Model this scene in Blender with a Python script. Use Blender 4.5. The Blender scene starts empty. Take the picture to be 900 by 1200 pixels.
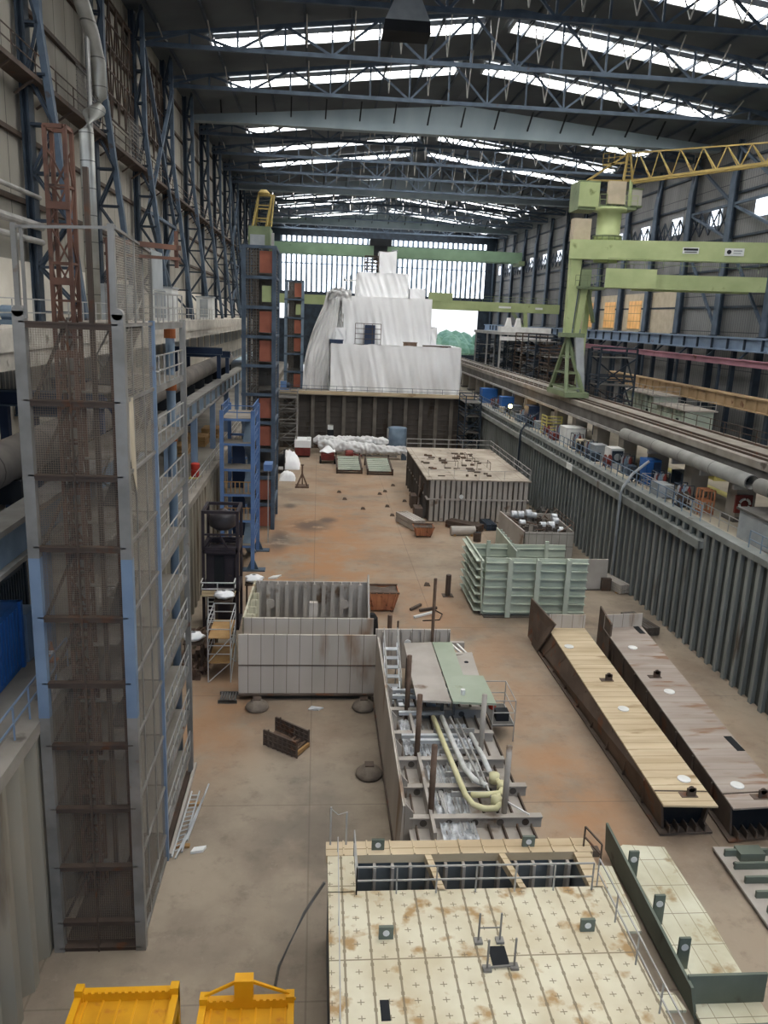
import bpy, math, random
from mathutils import Vector, Matrix, noise
random.seed(7)
SC = bpy.context.scene
COL = SC.collection
V = Vector

# ------------------------------------------------------------------ helpers
def lin(h):
    h = h.lstrip('#')
    out = []
    for i in (0, 2, 4):
        c = int(h[i:i+2], 16)/255
        out.append(c/12.92 if c <= .04045 else ((c+.055)/1.055)**2.4)
    return (*out, 1)

def mat(name, c1, c2=None, sc=.5, rough=.7, metal=0., rust=0., rustc='#6b4630', bump=0., lines=(), emit=0., stretch=None, spec=.3):
    """Principled material: two colours mixed by noise, optional rust patches and drawn seam lines (axis, pitch, width, colour)."""
    m = bpy.data.materials.new(name); m.use_nodes = True
    nt = m.node_tree; N = nt.nodes; L = nt.links
    b = N['Principled BSDF']
    b.inputs['Roughness'].default_value = rough; b.inputs['Metallic'].default_value = metal
    b.inputs['Specular IOR Level'].default_value = spec
    tc = N.new('ShaderNodeTexCoord'); src = tc.outputs['Object']
    if stretch:
        mp = N.new('ShaderNodeMapping'); mp.inputs['Scale'].default_value = stretch
        L.new(src, mp.inputs[0]); nsrc = mp.outputs[0]
    else: nsrc = src
    def noise_tex(scale, det=5):
        n = N.new('ShaderNodeTexNoise'); n.inputs['Scale'].default_value = scale; n.inputs['Detail'].default_value = det
        L.new(nsrc, n.inputs['Vector']); return n.outputs['Fac']
    def ramp(fac, a, b_):
        r = N.new('ShaderNodeMapRange'); r.inputs[1].default_value = a; r.inputs[2].default_value = b_
        L.new(fac, r.inputs[0]); return r.outputs[0]
    def mix(fac, a, b_):
        x = N.new('ShaderNodeMix'); x.data_type = 'RGBA'
        if isinstance(fac, float): x.inputs[0].default_value = fac
        else: L.new(fac, x.inputs[0])
        for s, v in ((6, a), (7, b_)):
            if isinstance(v, tuple): x.inputs[s].default_value = v
            else: L.new(v, x.inputs[s])
        return x.outputs[2]
    col = lin(c1)
    if c2: col = mix(ramp(noise_tex(sc), .35, .65), lin(c1), lin(c2))
    if rust: col = mix(ramp(noise_tex(sc*1.7, 8), .72-rust*.4, .82-rust*.4), col, lin(rustc))
    if lines:
        sp = N.new('ShaderNodeSeparateXYZ'); L.new(src, sp.inputs[0])
        for ax, pitch, wd, lc in lines:
            a = N.new('ShaderNodeMath'); a.operation = 'PINGPONG'; L.new(sp.outputs['XYZ'.index(ax)], a.inputs[0]); a.inputs[1].default_value = pitch/2
            c = N.new('ShaderNodeMath'); c.operation = 'LESS_THAN'; L.new(a.outputs[0], c.inputs[0]); c.inputs[1].default_value = wd/2
            col = mix(c.outputs[0], col, lin(lc))
    if isinstance(col, tuple): b.inputs['Base Color'].default_value = col
    else: L.new(col, b.inputs['Base Color'])
    if bump:
        bp = N.new('ShaderNodeBump'); bp.inputs['Strength'].default_value = bump; bp.inputs['Distance'].default_value = .1
        L.new(noise_tex(sc*4, 4), bp.inputs['Height']); L.new(bp.outputs[0], b.inputs['Normal'])
    if emit:
        if isinstance(col, tuple): b.inputs['Emission Color'].default_value = col
        else: L.new(col, b.inputs['Emission Color'])
        b.inputs['Emission Strength'].default_value = emit
    return m

def mesh_screen(name, c, pitch, wire, base):
    """Wire-mesh sheet: opaque wires, see-through holes with fine woven infill."""
    m = mat(name, c, rough=.6); nt = m.node_tree; N = nt.nodes; L = nt.links
    tc = N.new('ShaderNodeTexCoord'); sp = N.new('ShaderNodeSeparateXYZ'); L.new(tc.outputs['Object'], sp.inputs[0])
    ad = N.new('ShaderNodeMath'); L.new(sp.outputs[0], ad.inputs[0]); L.new(sp.outputs[1], ad.inputs[1])
    outs = []
    for s in (ad.outputs[0], sp.outputs[2]):
        a = N.new('ShaderNodeMath'); a.operation = 'PINGPONG'; L.new(s, a.inputs[0]); a.inputs[1].default_value = pitch/2
        k = N.new('ShaderNodeMath'); k.operation = 'LESS_THAN'; L.new(a.outputs[0], k.inputs[0]); k.inputs[1].default_value = wire/2
        outs.append(k.outputs[0])
    mx = N.new('ShaderNodeMath'); mx.operation = 'MAXIMUM'; L.new(outs[0], mx.inputs[0]); L.new(outs[1], mx.inputs[1])
    m2 = N.new('ShaderNodeMath'); m2.operation = 'MAXIMUM'; L.new(mx.outputs[0], m2.inputs[0]); m2.inputs[1].default_value = base
    tr = N.new('ShaderNodeBsdfTransparent'); sh = N.new('ShaderNodeMixShader')
    L.new(m2.outputs[0], sh.inputs[0]); L.new(tr.outputs[0], sh.inputs[1]); L.new(N['Principled BSDF'].outputs[0], sh.inputs[2])
    L.new(sh.outputs[0], N['Material Output'].inputs[0])
    return m

EACH = set('stiffener side_stiffener sway_brace end_rail_lug hatch_guard leg support front_beam saddle post bearer foot landing deck beam ring_beam landing_edge tie_plate crossbar knee_brace hanger pit_frame end_stiffener bulkhead_rib end_leg hull transverse_frame footing rib_plate bottom_flange flange chord trestle axle tie bracket side_rail roof_edge end_carriage lower_girder corner_post girt cable_tray handrail stair_flight trolley cab_frame arm stile chock adhesive back_frame jib_chord side_frame back_wall skid rim bar base_beam girder upper_girder guide_rail bearer_block crossarm window wall platform pipe_support landing_beam rail'.split())
class MB:
    def __init__(s): s.v = []; s.f = []; s.cut = []
    def box(s, x0, y0, z0, x1, y1, z1):
        return s.hexa([(x0,y0,z0),(x1,y0,z0),(x1,y1,z0),(x0,y1,z0)], [(x0,y0,z1),(x1,y0,z1),(x1,y1,z1),(x0,y1,z1)])
    def hexa(s, lo, hi):
        n = len(s.v); k = len(lo); s.cut.append((n, len(s.f))); s.v += [tuple(p) for p in lo]+[tuple(p) for p in hi]
        s.f += [tuple(range(n+k-1, n-1, -1)), tuple(range(n+k, n+2*k))]
        s.f += [(n+i, n+(i+1) % k, n+k+(i+1) % k, n+k+i) for i in range(k)]
        return s
    def prism(s, poly, d):
        d = V(d); return s.hexa(poly, [tuple(V(p)+d) for p in poly])
    def bar(s, p, q, w, h=None, up=(0, 0, 1)):
        h = h or w; p, q = V(p), V(q); a = q-p
        if a.length < 1e-6: return s
        u = V(up)
        if abs(a.normalized().dot(u)) > .98: u = V((0, 1, 0))
        r = a.cross(u).normalized()*(w/2); t = r.cross(a).normalized()*(h/2)
        return s.hexa([p-r-t, p+r-t, p+r+t, p-r+t], [q-r-t, q+r-t, q+r+t, q-r+t])
    def tube(s, p, q, r, n=10, r2=None):
        p, q = V(p), V(q); a = (q-p).normalized(); u = V((0, 0, 1)) if abs(a.z) < .95 else V((0, 1, 0))
        x = a.cross(u).normalized(); y = x.cross(a); r2 = r if r2 is None else r2
        ring = lambda c, rr: [tuple(c+(x*math.cos(2*math.pi*i/n)+y*math.sin(2*math.pi*i/n))*rr) for i in range(n)]
        return s.hexa(ring(p, r), ring(q, r2))
    def pipe(s, pts, r, n=10):
        """swept tube through pts, mitred at the bends"""
        pts = [V(p) for p in pts]; base = len(s.v)
        for i, p in enumerate(pts):
            a = (pts[min(i+1, len(pts)-1)]-pts[max(i-1, 0)]).normalized()
            u = V((0, 0, 1)) if abs(a.z) < .9 else V((0, 1, 0))
            x = a.cross(u).normalized(); y = x.cross(a)
            s.v += [tuple(p+(x*math.cos(2*math.pi*k/n)+y*math.sin(2*math.pi*k/n))*r) for k in range(n)]
        for i in range(len(pts)-1):
            o = base+i*n
            s.f += [(o+k, o+(k+1) % n, o+n+(k+1) % n, o+n+k) for k in range(n)]
        s.f += [tuple(range(base+n-1, base-1, -1)), tuple(range(base+(len(pts)-1)*n, base+len(pts)*n))]
        return s
    def lathe(s, c, prof, n=16, ax='z'):
        base = len(s.v); c = V(c)
        for r, h in prof:
            for k in range(n):
                a = 2*math.pi*k/n; x, y = r*math.cos(a), r*math.sin(a)
                s.v.append(tuple(c+(V((x, y, h)) if ax == 'z' else V((h, x, y)) if ax == 'x' else V((x, h, y)))))
        for i in range(len(prof)-1):
            o = base+i*n
            s.f += [(o+k, o+(k+1) % n, o+n+(k+1) % n, o+n+k) for k in range(n)]
        s.f += [tuple(range(base+n-1, base-1, -1)), tuple(range(base+(len(prof)-1)*n, base+len(prof)*n))]
        return s
    def grid(s, fn, nu, nv):
        base = len(s.v)
        for j in range(nv+1):
            for i in range(nu+1): s.v.append(tuple(fn(i/nu, j/nv)))
        for j in range(nv):
            for i in range(nu):
                o = base+j*(nu+1)+i; s.f.append((o, o+1, o+nu+2, o+nu+1))
        return s
    def rail(s, pts, h=1.1, sp=1.6, w=.05, mid=2):
        for p, q in zip(pts, pts[1:]):
            p, q = V(p), V(q); n = max(1, round((q-p).length/sp)); up = V((0, 0, h))
            for i in range(n+1):
                c = p.lerp(q, i/n); s.bar(c, c+up, w)
            for k in range(1, mid+1): s.bar(p+up*k/mid, q+up*k/mid, w)
        return s
    def lattice(s, a0, a1, b0, b1, n, w, cross=True, rungs=True):
        """bracing between chords a and b in n panels"""
        a0, a1, b0, b1 = map(V, (a0, a1, b0, b1))
        for i in range(n):
            A, B = a0.lerp(a1, i/n), b0.lerp(b1, i/n); C, D = a0.lerp(a1, (i+1)/n), b0.lerp(b1, (i+1)/n)
            if rungs: s.bar(A, B, w)
            if cross: s.bar(A, D, w); s.bar(B, C, w)
            elif i % 2: s.bar(A, D, w)
            else: s.bar(B, C, w)
        if rungs: s.bar(a1, b1, w)
        return s
    def build(s, name, m, parent=None, smooth=False):
        if name in EACH and parent is not None and 2 <= len(s.cut) <= 60 and s.cut[0] == (0, 0) and len(s.f) == 6*len(s.cut):
            ends = s.cut[1:]+[(len(s.v), len(s.f))]      # every separate piece becomes a part of its own
            for (v0, f0), (v1, f1) in zip(s.cut, ends):
                b = MB(); b.v = s.v[v0:v1]; b.f = [tuple(i-v0 for i in f) for f in s.f[f0:f1]]; o = b.build(name, m, parent, smooth)
            return o
        me = bpy.data.meshes.new(name)
        o = V((0, 0, 0))
        p = parent
        while p is not None: o += p.location; p = p.parent
        if parent is None and s.v:
            xs = [v[0] for v in s.v]; ys = [v[1] for v in s.v]; zs = [v[2] for v in s.v]
            o = V(((min(xs)+max(xs))/2, (min(ys)+max(ys))/2, min(zs)))
        me.from_pydata([tuple(V(v)-o) for v in s.v], [], s.f)
        me.materials.append(m)
        if smooth: me.shade_smooth()
        me.update()
        ob = bpy.data.objects.new(name, me); COL.objects.link(ob)
        if parent is None: ob.location = o
        else: ob.parent = parent
        return ob

def tag(o, label, cat, group=None, kind=None):
    o['label'] = label; o['category'] = cat
    if group: o['group'] = group
    if kind: o['kind'] = kind
    return o
def thing(name, label, cat, loc=(0, 0, 0), group=None):
    o = bpy.data.objects.new(name, None); COL.objects.link(o); o.location = loc; o.empty_display_size = .3
    return tag(o, label, cat, group, 'thing')
def solo(mb, name, m, label, cat, group=None, smooth=False):
    return tag(mb.build(name, m, None, smooth), label, cat, group, 'thing')
def struct(mb, name, m, label, cat, parent=None):
    o = mb.build(name, m, parent)
    if parent is None: tag(o, label, cat, None, 'structure')
    return o
def dup(root, loc, label, group=None, rz=None):
    r = root.copy(); COL.objects.link(r); r.location = loc; r['label'] = label
    if rz is not None: r.rotation_euler = (0, 0, rz)
    if group: r['group'] = group
    for ch in list(root.children):
        c = ch.copy(); COL.objects.link(c); c.parent = r
        for g in ch.children:
            d = g.copy(); COL.objects.link(d); d.parent = c
    return r
ORD = 'first second third fourth fifth sixth seventh eighth ninth tenth eleventh twelfth thirteenth fourteenth fifteenth sixteenth seventeenth eighteenth nineteenth twentieth'.split()

# ------------------------------------------------------------------ materials
BLUE = mat('blue_steel', '#566473', '#434f5c', .8, .6, rust=.15, rustc='#4a4038')
BLUEL = mat('light_blue_steel', '#7a8b9b', '#667786', .8, .6, rust=.12, rustc='#54483e')
BRIGHTBLUE = mat('bright_blue_steel', '#6684b0', '#5673a0', .8, .55, rust=.1)
NAVY = mat('navy_paint', '#25324a', '#2c3b54', .8, .5)
DKBLUE = mat('dark_blue_steel', '#36414d', '#2b333c', .8, .6)
GIRD = mat('roof_girder_grey', '#8b979b', '#7a868b', .25, .65, stretch=(1, 1, .5))
ROOF = mat('roof_sheet', '#5e6468', '#50555a', .2, .8)
SKY = mat('skylight_glazing', '#fcfbf9', emit=1.0, lines=(('X', .9, .1, '#34383c'), ('Y', 1.35, .08, '#34383c')))
FRAMEW = mat('skylight_frame', '#c8ccd0', '#aeb3b8', 1, .6)
PIT = mat('pit_steel', '#6a7072', '#565b5d', .5, .7, rust=.15)
PANEL = mat('wall_cladding', '#a5a095', '#918c81', .3, .8, lines=(('Y', 2.2, .08, '#55534e'), ('Z', 3.3, .08, '#4c4b48')), rust=.1, rustc='#6a6258', stretch=(1, 1, .3))
PANELR = mat('wall_cladding_right', '#858584', '#737373', .3, .8, lines=(('Y', .55, .07, '#55585a'), ('Z', 4.4, .1, '#484b4e')), rust=.1, rustc='#5c5852', stretch=(1, 1, .3))
WHITEC = mat('whitewashed_concrete', '#dcd6c9', '#c8c1b3', .4, .85, rust=.12, rustc='#8e867a')
ROUGHC = mat('weathered_concrete', '#c6c0b4', '#a7a196', 1.2, .9, rust=.2, rustc='#7d786f')
CONC = mat('concrete', '#9b948a', '#837c72', .5, .85, rust=.15, rustc='#5f574e')
CONCD = mat('dark_concrete', '#6d6a66', '#57544f', .5, .85, rust=.2, rustc='#3c3936')
PILEL = mat('sheet_pile_left', '#9a9384', '#7c7568', .35, .8, rust=.35, rustc='#5c5040', stretch=(1, 1, .15))
PILER = mat('sheet_pile_right', '#5f625f', '#4d504e', .35, .8, rust=.25, rustc='#43382e', stretch=(1, 1, .15))
RIBR = mat('sheet_pile_rib', '#8b8e8a', '#767975', .5, .7, rust=.2, rustc='#5c5348', stretch=(1, 1, .2))
GALV = mat('galvanised_steel', '#b5b3ae', '#989691', .9, .5, .3)
STEELP = mat('scaffold_post_steel', '#93908b', '#78756f', .8, .5, .3, rust=.15)
STEELB = mat('blue_grey_post', '#8194aa', '#72849a', .7, .5, .2, rust=.12)
BROWNST = mat('brown_steel', '#55483e', '#453a33', .8, .7, rust=.3, rustc='#5c3c28')
REDST = mat('red_oxide_steel', '#745344', '#594036', .9, .7, rust=.3, rustc='#40332c')
MESHB = mesh_screen('brown_wire_mesh', '#7d7062', .07, .005, .13)
MESHG = mesh_screen('grey_wire_mesh', '#928a7e', .07, .006, .27)
MESHT = mesh_screen('tower_mesh', '#6a6660', .3, .03, .10)
GREENC = mat('crane_green', '#b3be8a', '#a1ad7c', .4, .55, rust=.12, rustc='#6f7a4c')
GREEND = mat('crane_green_dark', '#818d6b', '#6c785c', .5, .6, rust=.2, rustc='#48543a')
GREENG = mat('gantry_green', '#7b957a', '#6f886e', .4, .5, rust=.1, rustc='#3d5a36')
YELST = mat('ochre_steel', '#b09a5e', '#98844e', .8, .6, rust=.2)
BEIGE = mat('beige_paint', '#c4b79f', '#b3a68f', .8, .6)
TARP = mat('white_tarp', '#f6f6f6', '#ececec', .15, .6)
TARPG = mat('grey_white_tarp', '#dad9d7', '#c6c5c4', .2, .6)
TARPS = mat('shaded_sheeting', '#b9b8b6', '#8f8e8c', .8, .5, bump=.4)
PRIMER = mat('grey_steel_plate', '#c2b9ae', '#aca397', .3, .7, rust=.34, rustc='#8f7762', stretch=(1, 1, .25), lines=(('X', .74, .03, '#6a5e53'),))
PRIMERP = mat('plain_grey_plate', '#b1aaa1', '#9d958b', .4, .7, rust=.25, rustc='#74604e')
BULK = mat('bulkhead_plate', '#625b54', '#4e4842', .3, .75, rust=.3, rustc='#44382e', stretch=(1, 1, .3))
RIBST = mat('bulkhead_rib', '#7b746b', '#655f57', .5, .7, rust=.2)
PALEG = mat('pale_green_primer', '#b9c0b0', '#a7afa0', .5, .65, rust=.15, rustc='#77806a')
PALEGD = mat('green_grey_primer', '#6f766a', '#5f665b', .5, .65, rust=.15, rustc='#4d4a40')
PALEY = mat('pale_cream_plate', '#d3d0ba', '#bdb79c', .6, .65, rust=.3, rustc='#a08a68', lines=(('X', .62, .03, '#9a9078'), ('Y', 1.55, .035, '#8c8470')))
DECKP = mat('cream_deck_plate', '#cfc8ab', '#bcb08e', .7, .65, rust=.25, rustc='#a08658')
WOODP = mat('tan_deck_plate', '#cdbb9c', '#b5a080', .5, .65, rust=.25, rustc='#8c7150', lines=(('Y', .62, .045, '#94815f'),), stretch=(.4, 2, 1))
PINKP = mat('rosy_grey_plate', '#a89c92', '#94867b', .5, .65, rust=.35, rustc='#86664f', lines=(('Y', .62, .03, '#85786c'),), stretch=(.4, 2, 1))
DKRUST = mat('dark_rusty_steel', '#695b50', '#54483f', .6, .8, rust=.35, rustc='#6e4c38')
RUST = mat('rusty_steel', '#756051', '#5c4a3e', 1.2, .85, rust=.2, rustc='#3c2c22')
BLACKST = mat('black_purple_steel', '#3a3338', '#2c272c', .8, .55, rust=.15, rustc='#4a3c36')
BLACK = mat('black_rubber', '#1c1c1d', '#262627', 2, .8)
DARK = mat('dark_recess', '#25272a', '#1c1e20', .5, .9)
SILVER = mat('silver_foil', '#e2e4e6', '#a8abae', 2.2, .35, .3, bump=.4)
DUCT = mat('duct_metal', '#b4b4ae', '#98978f', .7, .4, .5, lines=(('Z', 1.5, .06, '#6a6a66'),))
PIPED = mat('dusty_dark_pipe', '#716a62', '#5c5650', .6, .7, lines=(('Y', 5.2, .1, '#454039'),))
PIPEG = mat('grey_pipe', '#9b9a94', '#84837e', .6, .6, .1, lines=(('Y', 5.2, .08, '#5c5b58'),))
PIPEY = mat('cream_pipe', '#d8d2a8', '#c6c094', 1, .5)
PIPEW = mat('white_lagged_pipe', '#dcdcd8', '#bcbcb8', 1.4, .5)
ORANGE = mat('orange_skip_paint', '#b37a55', '#986248', .9, .7, rust=.3, rustc='#5c3a2a')
TERRA = mat('orange_panel', '#a8654f', '#905744', .5, .6)
RED = mat('red_paint', '#b23a2c', '#8e2e26', 1, .5)
REDD = mat('dark_red_paint', '#7a342c', '#642a25', 1, .5)
YELLOW = mat('yellow_paint', '#e6a91c', '#d99a14', .8, .5, rust=.14, rustc='#c8602a')
YELLOWD = mat('yellow_floor_plate', '#dfa41e', '#c98f1a', .8, .6, rust=.3, rustc='#b8702a')
BLUEC = mat('blue_container_paint', '#2e63a8', '#27568f', .6, .5)
GREYBOX = mat('light_grey_cabinet', '#a5a9aa', '#909596', .8, .6)
WHITE = mat('white_paint', '#e4e4e0', '#d0d0cc', 1, .6)
PALEYEL = mat('pale_yellow_paint', '#d4c878', '#bfb46c', 1, .6)
PINK = mat('pink_beam_paint', '#a87884', '#946a76', .5, .6, rust=.15)
OCHREB = mat('tan_beam_paint', '#b09674', '#9a8262', .5, .6, rust=.2)
CLAMP = mat('orange_clamp', '#b5683a', '#9c5a34', 1, .7)
WOOD = mat('timber', '#b08d5f', '#96744a', 1, .8)
SIGNW = mat('sign_white', '#e6e8e4')
INK = mat('sign_ink', '#1e2022')
ALU = mat('aluminium', '#cfd2d4', '#b8bbbd', 1, .4, .5)
GLASSD = mat('dark_window_glass', '#7d807e', '#6c6f6e', 1, .3, lines=(('Y', .55, .14, '#b9b5aa'),))
PANEWIN = mat('bright_window_pane', '#eef4ff', emit=1.4, lines=(('Y', .55, .07, '#7c848c'), ('Z', .6, .07, '#7c848c')))
WARMWIN = mat('amber_window_pane', '#d9a768', '#c08e52', .6, .4, emit=.25, lines=(('Y', 1.3, .1, '#8c7048'), ('Z', 1.2, .1, '#8c7048')))
LAMP = mat('work_lamp_glow', '#ffc870', emit=30)
FOLIAGE = mat('green_foliage', '#8aa57a', '#a9bd98', .6, .9)
OUTG = mat('outdoor_ground', '#b9b6a8', '#a3a68c', .2, .9)

def floor_mat():
    m = mat('dock_floor_concrete', '#938474', '#7a6c5e', .12, .8)
    nt = m.node_tree; N = nt.nodes; L = nt.links; b = N['Principled BSDF']
    tc = N.new('ShaderNodeNewGeometry'); P = tc.outputs['Position']
    def nz(s, d=6, r=.6, vec=P):
        n = N.new('ShaderNodeTexNoise'); n.inputs['Scale'].default_value = s; n.inputs['Detail'].default_value = d; n.inputs['Roughness'].default_value = r
        L.new(vec, n.inputs['Vector']); return n.outputs['Fac']
    def mth(op, a, b_):
        n = N.new('ShaderNodeMath'); n.operation = op; n.use_clamp = (op == 'MULTIPLY')
        for i, v in enumerate((a, b_)):
            if isinstance(v, (int, float)): n.inputs[i].default_value = v
            else: L.new(v, n.inputs[i])
        return n.outputs[0]
    def rng(f, a, b_):
        r = N.new('ShaderNodeMapRange'); r.interpolation_type = 'SMOOTHSTEP'; r.inputs[1].default_value = a; r.inputs[2].default_value = b_; L.new(f, r.inputs[0]); return r.outputs[0]
    def mix(f, a, c):
        x = N.new('ShaderNodeMix'); x.data_type = 'RGBA'; L.new(f, x.inputs[0])
        for s, v in ((6, a), (7, c)):
            if isinstance(v, tuple): x.inputs[s].default_value = v
            else: L.new(v, x.inputs[s])
        return x.outputs[2]
    def blob(cx, cy, rx, ry):
        mp = N.new('ShaderNodeMapping'); mp.vector_type = 'TEXTURE'
        mp.inputs['Location'].default_value = (cx, cy, 0); mp.inputs['Scale'].default_value = (rx, ry, 100)
        L.new(P, mp.inputs[0]); ln = N.new('ShaderNodeVectorMath'); ln.operation = 'LENGTH'; L.new(mp.outputs[0], ln.inputs[0])
        return rng(mth('ADD', ln.outputs['Value'], mth('MULTIPLY_ADD', nz(.22), 0)) if 0 else ln.outputs['Value'], 1.25, .25)
    col = mix(rng(nz(.16), .38, .66), lin('#9d8f7d'), lin('#82756688'[:7]))
    col = mix(mth('MULTIPLY', rng(nz(.9, 8, .7), .5, .75), .5), col, lin('#655a4f'))
    col = mix(mth('MULTIPLY', rng(nz(2.3, 8, .75), .55, .8), .45), col, lin('#b0a493'))
    # cleaner, paler concrete in the far half of the dock
    # rust-orange wash of cutting dust
    for cx, cy, rx, ry, k in ((0, 74, 8, 22, 1.0), (7, 92, 14, 24, .5), (7, 58, 9, 12, .6), (12.5, 34, 3.2, 7, .8), (12, 46, 3, 8, .4), (3, 115, 9, 18, .35), (-5.5, 42, 3.5, 9, .7), (0, 42, 4, 6, .15), (19, 42, 9, 22, .25)):
        f = mth('MULTIPLY', blob(cx, cy, rx, ry), rng(nz(.25, 8, .65), .28, .62)); f = mth('MULTIPLY', f, k)
        col = mix(f, col, lin('#a67c58'))
    for cx, cy, rx, ry in ((-.5, 84, 2.6, 3.2), (-3.6, 78, 1.4, 5), (1.4, 86.5, 1.3, 1.6), (-3.0, 93, .9, 1.4)):   # dark spills
        f = mth('MULTIPLY', blob(cx, cy, rx, ry), rng(nz(.5, 6), .36, .5)); f = mth('MULTIPLY', f, .75)
        col = mix(f, col, lin('#4d4744'))
    for cx, cy, rx, ry in ((0, 31, 2.8, 7), (21, 55, 7, 7)):      # dark grey patches; the first paints the near deck block's shade into the colour
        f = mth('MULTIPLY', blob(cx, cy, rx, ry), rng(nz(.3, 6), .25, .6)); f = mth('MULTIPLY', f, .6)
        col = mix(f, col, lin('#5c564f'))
    sp = N.new('ShaderNodeSeparateXYZ'); L.new(P, sp.inputs[0])
    for o, pitch in ((0, 9.0), (1, 11.0)):
        a = N.new('ShaderNodeMath'); a.operation = 'PINGPONG'; L.new(sp.outputs[o], a.inputs[0]); a.inputs[1].default_value = pitch/2
        c = N.new('ShaderNodeMath'); c.operation = 'LESS_THAN'; L.new(a.outputs[0], c.inputs[0]); c.inputs[1].default_value = .035
        col = mix(mth('MULTIPLY', c.outputs[0], .35), col, lin('#5a5046'))
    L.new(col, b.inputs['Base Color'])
    return m
FLOOR = floor_mat()
QUAY = mat('quay_concrete', '#8f8a80', '#767068', .25, .85, rust=.15, rustc='#5c564e')
QUAYR = mat('quay_concrete_right', '#b3aa98', '#9a9182', .25, .85, rust=.15, rustc='#7a7266')

# ------------------------------------------------------------------ the setting
YN, YF = -26, 236
ZQ = 8.8
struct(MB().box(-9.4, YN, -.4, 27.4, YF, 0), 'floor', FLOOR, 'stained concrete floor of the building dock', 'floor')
struct(MB().box(-34, YN, ZQ-.5, -9.3, YF, ZQ), 'floor_left', QUAY, 'grey concrete quay floor on the left of the dock', 'floor')
struct(MB().box(27.3, YN, ZQ-.5, 50, YF, ZQ), 'floor_right', QUAYR, 'pale concrete quay floor on the right of the dock', 'floor')
# left dock wall: trapezoid sheet piles
def piles(x, y0, y1, z0, z1, pitch, depth, sgn, thick=.3):
    m = MB(); prof = []
    y = y0
    while y < y1:
        prof += [(0, y), (0, y+pitch*.3), (depth, y+pitch*.5), (depth, y+pitch*.8)]; y += pitch
    prof.append((0, y))
    for i, (d, yy) in enumerate(prof):
        for z in (z0, z1): m.v.append((x+sgn*d, yy, z))
    m.f += [(2*i, 2*i+2, 2*i+3, 2*i+1) for i in range(len(prof)-1)]
    return m
m = piles(-9.3, YN, YF, 0, ZQ-.1, 1.5, .42, 1)
wl = struct(m, 'wall_dock_left', PILEL, 'weathered sheet-pile wall on the left side of the dock', 'wall')
m = MB().box(-9.4, YN, ZQ-.35, -8.75, YF, ZQ+.1)
struct(m, 'trim_1', CONC, 'concrete coping along the top of the left dock wall', 'coping')
# right dock wall
wr = struct(MB().box(27.0, YN, 0, 27.3, YF, ZQ-.05), 'wall_dock_right', PILER, 'dark ribbed steel wall on the right side of the dock', 'wall')
m = MB(); y = YN
while y < YF:
    m.box(26.72, y, 0, 27.0, y+.10, 8.6); m.box(26.66, y-.12, 0, 26.76, y+.22, 8.6); y += 1.15
struct(m, 'rib', RIBR, '', '', wr)
struct(MB().box(26.3, 51.2, 7.45, 27.0, YF, 7.95).box(26.25, 51.2, 7.4, 26.4, YF, 8.0), 'ledge', RIBR, '', '', wr)
struct(MB().box(26.6, YN, 8.55, 27.5, YF, 8.95), 'trim_2', RIBR, 'steel capping beam along the top of the right dock wall', 'coping')
# hall walls
wl2 = struct(MB().box(-16.4, YN, 24.2, -16, YF, 47), 'wall_left', PANEL, 'dirty beige clad upper wall on the left of the hall', 'wall')
m = MB()
for z in (27.3, 30.6, 37.2, 40.5, 43.6): m.box(-16, YN, z-.12, -15.75, YF, z+.12)
struct(m, 'girt', BROWNST, '', '', wl2)
struct(MB().box(-16.6, YN, 20.9, -15.7, YF, 24.2), 'trim_3', WHITEC, 'whitewashed concrete band at the foot of the left hall wall', 'trim')
struct(MB().box(-16.2, YN, 20.75, -11.6, YF, 21.1).box(-11.9, YN, 20.2, -11.6, YF, 20.75).prism([(-16, YN, 19.3), (-11.7, YN, 19.5), (-11.7, YN, 20.75), (-16, YN, 20.75)], (0, YF-YN, 0)),
       'trim_4', ROUGHC, 'rough concrete crane runway ledge along the left hall wall', 'ledge')
wl3 = struct(MB().box(-16.4, YN, 13.2, -16, YF, 19.4), 'wall_lower_left', WHITEC, 'whitewashed lower wall with factory windows behind the left quay', 'wall')
n = 0
for zz, hh in ((16.9, 1.7), (13.6, 1.3)):
    for y in [30+6.2*i for i in range(33)]:
        w = struct(MB().box(-16.02, y, zz, -15.93, y+4.4, zz+hh), 'window', GLASSD, '', '', wl3)
struct(MB().box(-34.3, YN, ZQ, -34, YF, 22), 'wall_back_left', CONCD, 'dark back wall of the workshop beside the left quay', 'wall')
struct(MB().box(-34, YN, 13.1, -16.1, YF, 13.4), 'ceiling_left', CONCD, 'dark ceiling of the workshop beside the left quay', 'ceiling')
wrr = struct(MB().box(50, YN, ZQ, 50.4, YF, 47), 'wall_right', PANELR, 'grey corrugated wall on the right of the hall', 'wall')
m = MB()
for z in (25, 29.5, 33.2, 38.3, 42): m.box(49.75, YN, z-.13, 50, YF, z+.13)
struct(m, 'girt', DKBLUE, '', '', wrr)
m = MB()
RCOL = [99+11.35*i for i in range(-9, 13)]
k = 5
for i, y in enumerate(RCOL):
    w = MB().box(49.85, y+3.6, 35.0, 49.97, y+6.9, 37.2)
    if 40 < y+5 < 230:
        struct(w, 'window_%d' % k, PANEWIN, 'small bright window in the right hall wall, number counted along bays'.replace('number counted along bays', '%s from the near end' % ORD[k-5]), 'window'); k += 1
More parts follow.
